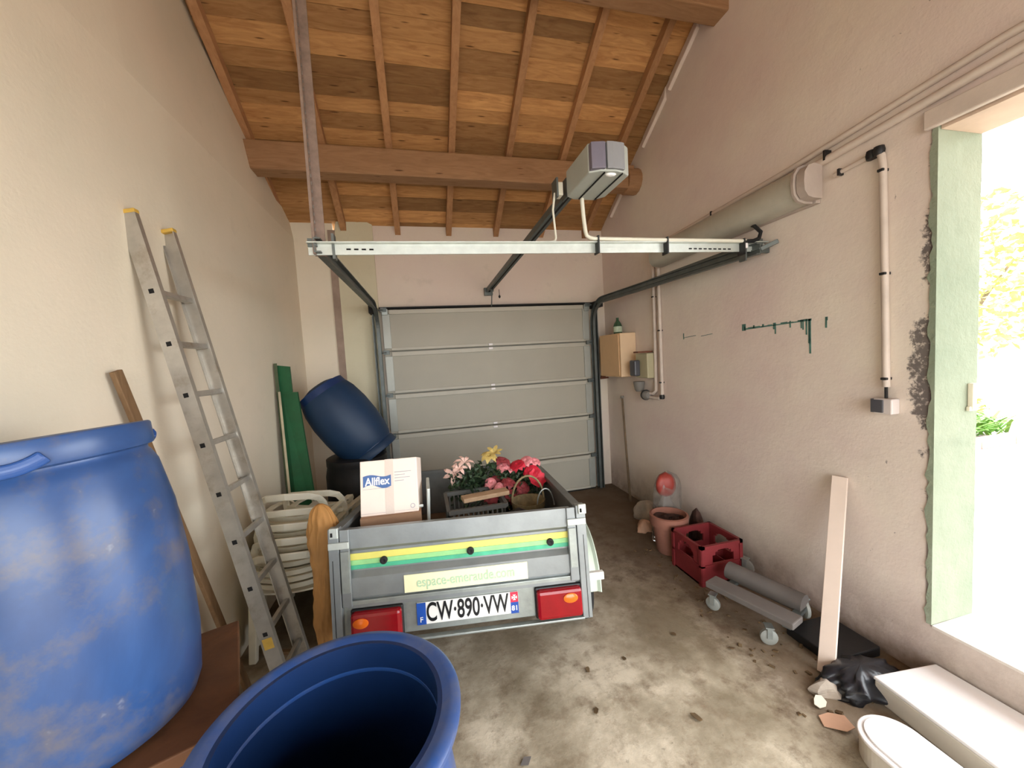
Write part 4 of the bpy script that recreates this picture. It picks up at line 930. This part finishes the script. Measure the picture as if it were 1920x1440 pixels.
def redr(t, a):
    k = math.sqrt(max(0, 1 - (2 * t - 1) ** 2)) * (1 + .1 * math.sin(4 * a)); return max(.004, .095 * k), max(.004, .06 * k)
obj('red_contents', lump(redr, .36, .57, 1.955, 2.79, nz=10), 'red_bag', bgt, smooth=True, angle=180)
def greyr(t, a): k = (1 - t ** 3) * (1 + .08 * math.sin(5 * a)); return max(.004, .10 * k), max(.004, .06 * k)
obj('grey_contents', lump(greyr, 0.0, .42, 1.96, 2.80, nz=8), 'grey_plastic', bgt, smooth=True, angle=180)
tag(obj('dried_plant', lump(crump(2, .05, .06), .0, .32, 2.08, 2.58, nz=8), 'soil', None, smooth=True, angle=180), 'dark dried plant stump between terracotta pot and right wall', 'plant')
# red bottle crate
rc = thing('red_crate', 'dark red plastic bottle crate with arched hand holes', 'crate', (1.90, 2.28, 0), (0, 0, 0))
x0, x1, y0, y1, hz_ = 1.74, 2.06, 2.12, 2.42, .275
def crate_face(fx, wdt):
    # face in xz local, with an arched hole
    m = MB(); o = [(0, 0), (wdt, 0), (wdt, hz_), (0, hz_)]; hx0, hx1, hz0, hz1 = wdt * .27, wdt * .80, .145, .235
    def bx_(a, b, c, d): m.hexa([fx(a, b, 0), fx(c, b, 0), fx(c, d, 0), fx(a, d, 0)], [fx(a, b, .012), fx(c, b, .012), fx(c, d, .012), fx(a, d, .012)])
    bx_(0, 0, wdt, hz0); bx_(0, hz0, hx0, hz_); bx_(hx1, hz0, wdt, hz_); bx_(hx0, hz1, hx1, hz_)
    n = 8
    for k in range(n):       # arch spandrels
        a = hx0 + (hx1 - hx0) * k / n; b = hx0 + (hx1 - hx0) * (k + 1) / n; u = (a + b) / 2; q = abs(u - (hx0 + hx1) / 2) / ((hx1 - hx0) / 2)
        zt_ = hz1 - .05 * q ** 3; bx_(a, zt_, b, hz1)
    bx_(0, 0, wdt, .012); 
    for (a, b, c, d) in ((-.004, hz_ - .02, wdt + .004, hz_), (-.004, .13, wdt + .004, .142), (-.004, 0, .02, hz_), (wdt - .02, 0, wdt + .004, hz_)):
        m.hexa([fx(a, b, -.008), fx(c, b, -.008), fx(c, d, -.008), fx(a, d, -.008)], [fx(a, b, .0), fx(c, b, .0), fx(c, d, .0), fx(a, d, .0)])
    return m
obj('crate_side', crate_face(lambda a, z, t: (x0 + a, y0 + t, z), x1 - x0), 'red_crate_mat', rc)
obj('crate_side', crate_face(lambda a, z, t: (x0 + a, y1 - t, z), x1 - x0), 'red_crate_mat', rc)
obj('crate_side', crate_face(lambda a, z, t: (x0 + t, y0 + a, z), y1 - y0), 'red_crate_mat', rc)
obj('crate_side', crate_face(lambda a, z, t: (x1 - t, y0 + a, z), y1 - y0), 'red_crate_mat', rc)
m = MB(); m.box(x0 + .005, y0 + .005, .0, x1 - .005, y1 - .005, .012); 
for k in (1, 2): m.box(x0 + (x1 - x0) * k / 3 - .003, y0 + .01, .01, x0 + (x1 - x0) * k / 3 + .003, y1 - .01, .13)
m.box(x0 + .01, (y0 + y1) / 2 - .003, .01, x1 - .01, (y0 + y1) / 2 + .003, .13); obj('divider', m, 'red_crate_mat', rc)
# wheeled cradle: two grey padded rails on casters
dl = thing('wheeled_dolly', 'low wheeled dolly with two grey rails against the right wall', 'dolly', (1.8, 1.75, 0))
m = MB(); m.beam((1.66, 1.95, .155), (1.80, 1.50, .155), .11, .035); obj('rail', m, 'grey_board', dl, bevel=.006)
m = MB(); m.tube([(1.86, 2.02, .15), (1.99, 1.62, .14)], .055, 14); obj('roller', m, 'grey_board', dl, smooth=True)
m = MB(); m.beam((1.68, 1.9, .11), (1.90, 1.97, .11), .04, .02); m.beam((1.78, 1.55, .11), (2.0, 1.64, .11), .04, .02); obj('cross_piece', m, 'galvanised_dark', dl)
def caster(x, y, z, r, rotz, mt='caster_white'):
    M_ = Matrix.Translation((x, y, z)) @ Matrix.Rotation(rotz, 4, 'Z') @ Matrix.Rotation(R(90), 4, 'Y')
    m = MB(); m.lathe([(0, -.014), (r * .8, -.014), (r, -.008), (r, .008), (r * .8, .014), (0, .014)], M_, 22, caps=(False, False)); wq = obj('caster_wheel', m, mt, dl, smooth=True)
    m = MB(); m.box(-.022, -.012, 0, -.016, .012, .06, Matrix.Translation((x, y, z)) @ Matrix.Rotation(rotz, 4, 'Z')); m.box(.016, -.012, 0, .022, .012, .06, Matrix.Translation((x, y, z)) @ Matrix.Rotation(rotz, 4, 'Z')); m.box(-.024, -.02, .055, .024, .02, .062, Matrix.Translation((x, y, z)) @ Matrix.Rotation(rotz, 4, 'Z')); obj('fork', m, 'galvanised', wq)
caster(1.64, 1.91, .04, .04, R(30)); caster(1.71, 1.59, .042, .042, R(60)); caster(2.03, 1.66, .09, .055, R(-20), 'caster_white'); caster(2.07, 2.10, .09, .055, R(20), 'grey_plastic')
# white plank leaning
wd_ = Vector((.012, -.0315, 0)); th_ = Vector((.016, .006, -.004)); f0 = Vector((1.782, 1.352, .006)); f1 = Vector((2.172, 1.568, .86))
m = MB(); m.hexa([f0 - wd_, f0 + wd_, f0 + wd_ + th_, f0 - wd_ + th_], [f1 - wd_, f1 + wd_, f1 + wd_ + th_, f1 - wd_ + th_])
tag(obj('white_plank', m, 'white_board', None, bevel=.002), 'long narrow white plank leaning on the right wall', 'plank')
# concrete chunk, bags, scraps
tag(obj('stone_chunk', lump(crump(5, .07, .045), 0, .05, 1.70, 1.29, nz=6, n=9), 'rubble', None), 'grey stone chunk at the foot of the white plank', 'stone')
tag(obj('black_bag', lump(lambda t, a: tuple(max(.003, q) for q in (math.sqrt(max(0, 1 - t ** 2)) * .19 * (1 + .16 * math.sin(3 * a + 1) + .10 * math.sin(8 * a + 9 * t) + .06 * math.sin(15 * a - 14 * t)), math.sqrt(max(0, 1 - t ** 2)) * .11 * (1 + .16 * math.sin(4 * a + 7 * t) + .1 * math.sin(11 * a)))), 0, .10, 1.88, 1.27, nz=12, n=48), 'bag_black', None, smooth=True, angle=180), 'crumpled black plastic bag between white plank and doorway slab', 'bag')
m = MB(); m.box(1.86, 1.36, 0, 2.15, 1.62, .05); tag(obj('dark_board', m, 'black_plastic', None, bevel=.006), 'dark board lying on the floor against the wall behind the white plank', 'board')
def scrap(name, label, c, s_, mt, rot, jag=7, cat='scrap', th=.003):
    m = MB(); random.seed(hash(label) % 1000 if 0 else len(label)); pts = [(s_ * random.uniform(.5, 1) * math.cos(2 * math.pi * k / jag), s_ * .6 * random.uniform(.5, 1) * math.sin(2 * math.pi * k / jag)) for k in range(jag)]
    m.prism(pts, Matrix.Translation(c) @ Euler((R(8), R(-6), rot)).to_matrix().to_4x4(), th); return tag(obj(name, m, mt, None), label, cat)
scrap('paper_scrap', 'torn cream paper scrap beside the stone chunk', (1.61, 1.25, .012), .055, 'paper', .4)
scrap('cardboard_scrap', 'pinkish brown cardboard piece beside the white rounded lid', (1.58, 1.16, .012), .08, 'cardboard_scrap', -.9, 6)
scrap('paper_scrap', 'small grey flattened packet on the floor right of the open barrel', (.30, 1.385, .006), .035, 'grey_board', .3, 4)
scrap('dead_leaf', 'dark curled leaf on the bare floor in front of the dolly', (1.06, 1.345, .006), .03, 'leaf_dead', 2.3, 6, 'leaf')
random.seed(21)
for lb, x, y in (('dark leaf bit beneath the right rear corner of the trailer', .72, 1.72), ('dark crumb of earth right of the trailer corner', .93, 1.73), ('dark leaf at the edge of the dirt by the dolly', 1.50, 1.62), ('dark leaf between dolly and trailer', 1.28, 1.80), ('brown leaf below the number plate', .66, 1.50)):
    scrap('dead_leaf', lb, (x, y, .005), .022, 'leaf_dead', random.uniform(0, 6), 6, 'leaf')
m = MB(); random.seed(5)
for k in range(120):
    y = random.uniform(1.15, 2.7); x = 2.17 - random.random() ** .7 * .62 + random.uniform(-.05, .05) - max(0, 1.35 - y) * .5; r_ = random.uniform(.004, .013)
    q = Matrix.Translation((min(x, 2.16), y, r_ * .25)) @ Euler((random.uniform(-.4, .4), random.uniform(-.4, .4), random.uniform(0, 6))).to_matrix().to_4x4()
    m.box(-r_, -r_ * random.uniform(.4, .9), -r_ * .3, r_, r_ * random.uniform(.4, .9), r_ * .3, q)
db = obj('floor_debris', m, 'leaf_dead', None, kind='stuff'); tag(db, 'dark crumbs and grit scattered along the foot of the right wall', 'debris')
# two pieces by the doorway
wb_ = thing('white_slab', 'white flat box-shaped slab with raised edge below the doorway', 'slab', (2.0, 1.0, 0))
A1, A2, A3, A4 = (1.86, 1.20), (2.185, 1.17), (2.185, .2), (1.79, .2)
m = MB(); m.hexa([(*A1, 0), (*A2, 0), (*A3, 0), (*A4, 0)][::-1], [(*A1, .09), (*A2, .09), (*A3, .09), (*A4, .09)][::-1]); obj('body', m, 'enamel_side', wb_, bevel=.006)
def grow(p, k): cx, cy = 2.0, .7; return (cx + (p[0] - cx) * k, cy + (p[1] - cy) * k)
m = MB(); m.hexa([(*grow(q, 1.0 if i in (1, 2) else 1.012), .09) for i, q in enumerate((A1, A2, A3, A4))][::-1], [(*grow(q, 1.0 if i in (1, 2) else 1.006), .105) for i, q in enumerate((A1, A2, A3, A4))][::-1]); obj('top', m, 'enamel_white', wb_, bevel=.005)
rl = thing('white_round_lid', 'white rounded lid with a rolled rim beside the white slab', 'lid', (1.62, .9, 0))
pl = []; n = 22
for k in range(n + 1):
    a = R(-90 + 180 * k / n) + R(90); pl.append((1.625 + .105 * math.cos(a), .975 + .105 * math.sin(a)))
pl += [(1.50, .35), (1.71, .35)]
m = MB(); m.prism(pl[::-1], Matrix.Translation((0, 0, .0)) , .085); obj('body', m, 'enamel_side', rl)
m = MB(); m.prism([(1.615 + (x - 1.615) * 1.06, .7 + (y - .7) * 1.015) for x, y in pl][::-1], Matrix.Translation((0, 0, .085)), .012); rm_ = obj('rim', m, 'enamel_white', rl, bevel=.004)
m = MB(); m.prism([(1.615 + (x - 1.615) * .86, .7 + (y - .7) * .97) for x, y in pl][::-1], Matrix.Translation((0, 0, .095)), .008); obj('top', m, 'enamel_white', rl, bevel=.003)

# ================================================================ OUTSIDE
m = MB(); m.box(XR + TW, YF - .2, .12, 40, 30, .2); m.box(-25, -25, -.12, 40, YF - .2, -.01); struct('ground', m, 'paving')
m = MB(); 
for k in range(8):
    x = 5.2 + k * .62; m.box(x, 3.05, .2, x + .6, 3.2, .30)
tag(obj('garden_curb', m, 'curb_pink', None, bevel=.01), 'pinkish curb edging the flower bed outside the doorway', 'curb')
m = MB(); m.box(XR + TW, YO0 - 3, 2.85, XR + TW + .85, YO1 + 3, 2.93); struct('trim_6', m, 'curb_pink')
gw = MB(); gw.box(4.6, 5.6, .2, 16, 5.8, 1.25); tag(obj('garden_wall', gw, 'garden_wall', None, bevel=.02), 'low pale garden wall beyond the flower bed outside', 'wall')
def foliage(center, rad, n, ls, zs=1.):
    m = MB()
    for k in range(n):
        while 1:
            p = Vector([random.uniform(-1, 1) for _ in range(3)])
            if .15 < p.length < 1: break
        c = Vector(center) + Vector((p.x * rad[0], p.y * rad[1], p.z * rad[2])); l = ls * random.uniform(.7, 1.3)
        q = Matrix.Translation(c) @ Euler((random.uniform(-1, 1), random.uniform(-1, 1), random.uniform(0, 6.28))).to_matrix().to_4x4()
        m.add([q @ Vector(v) for v in ((0, 0, 0), (l * .5, -l * .28, .02 * l), (l, 0, -.1 * l), (l * .5, l * .28, .02 * l))], [(0, 1, 2, 3)])
    return m
tree = thing('garden_tree', 'leafy yellow-green tree seen through the doorway', 'tree', (7.2, 3.6, .2))
m = MB(); m.tube([(7.2, 3.7, .2), (7.1, 3.68, 1.2), (7.15, 3.6, 2.0), (7.0, 3.5, 2.9)], .07, 10, .03); m.tube([(7.1, 3.68, 1.2), (6.8, 3.5, 1.7), (6.6, 3.3, 2.2)], .035, 8, .012); m.tube([(7.12, 3.65, 1.5), (7.6, 3.6, 2.1), (7.9, 3.4, 2.7)], .035, 8, .012); obj('trunk', m, 'bark', tree, smooth=True)
m = foliage((7.0, 3.4, 2.3), (1.0, .8, 1.05), 1700, .11); obj('crown', m, 'leaf_yellow', tree, kind='stuff')
sb = thing('garden_shrub', 'low green strappy plant in the flower bed outside', 'plant', (6.9, 3.4, .2))
m = MB()
for k in range(220):
    a = random.uniform(0, 6.28); b = Vector((6.6 + random.uniform(-.6, .9), 3.45 + random.uniform(-.15, .3), .25)); l = random.uniform(.25, .5)
    pr_ = None; pts = [b + Vector((math.cos(a) * l * t_, math.sin(a) * l * t_, l * (1.1 * t_ - .7 * t_ * t_) * 1.3)) for t_ in (0, .35, .7, 1)]
    sd_ = Vector((-math.sin(a), math.cos(a), 0)) * .018; m.add([pts[0] - sd_, pts[0] + sd_, pts[1] - sd_, pts[1] + sd_, pts[2] - sd_ * .7, pts[2] + sd_ * .7, pts[3]], [(0, 1, 3, 2), (2, 3, 5, 4), (4, 5, 6)])
obj('strap_leaves', m, 'leaf_green', sb, kind='stuff')
m = foliage((6.9, 3.75, .55), (.9, .25, .25), 900, .09); obj('leaf_mass', m, 'leaf_yellow', sb, kind='stuff')
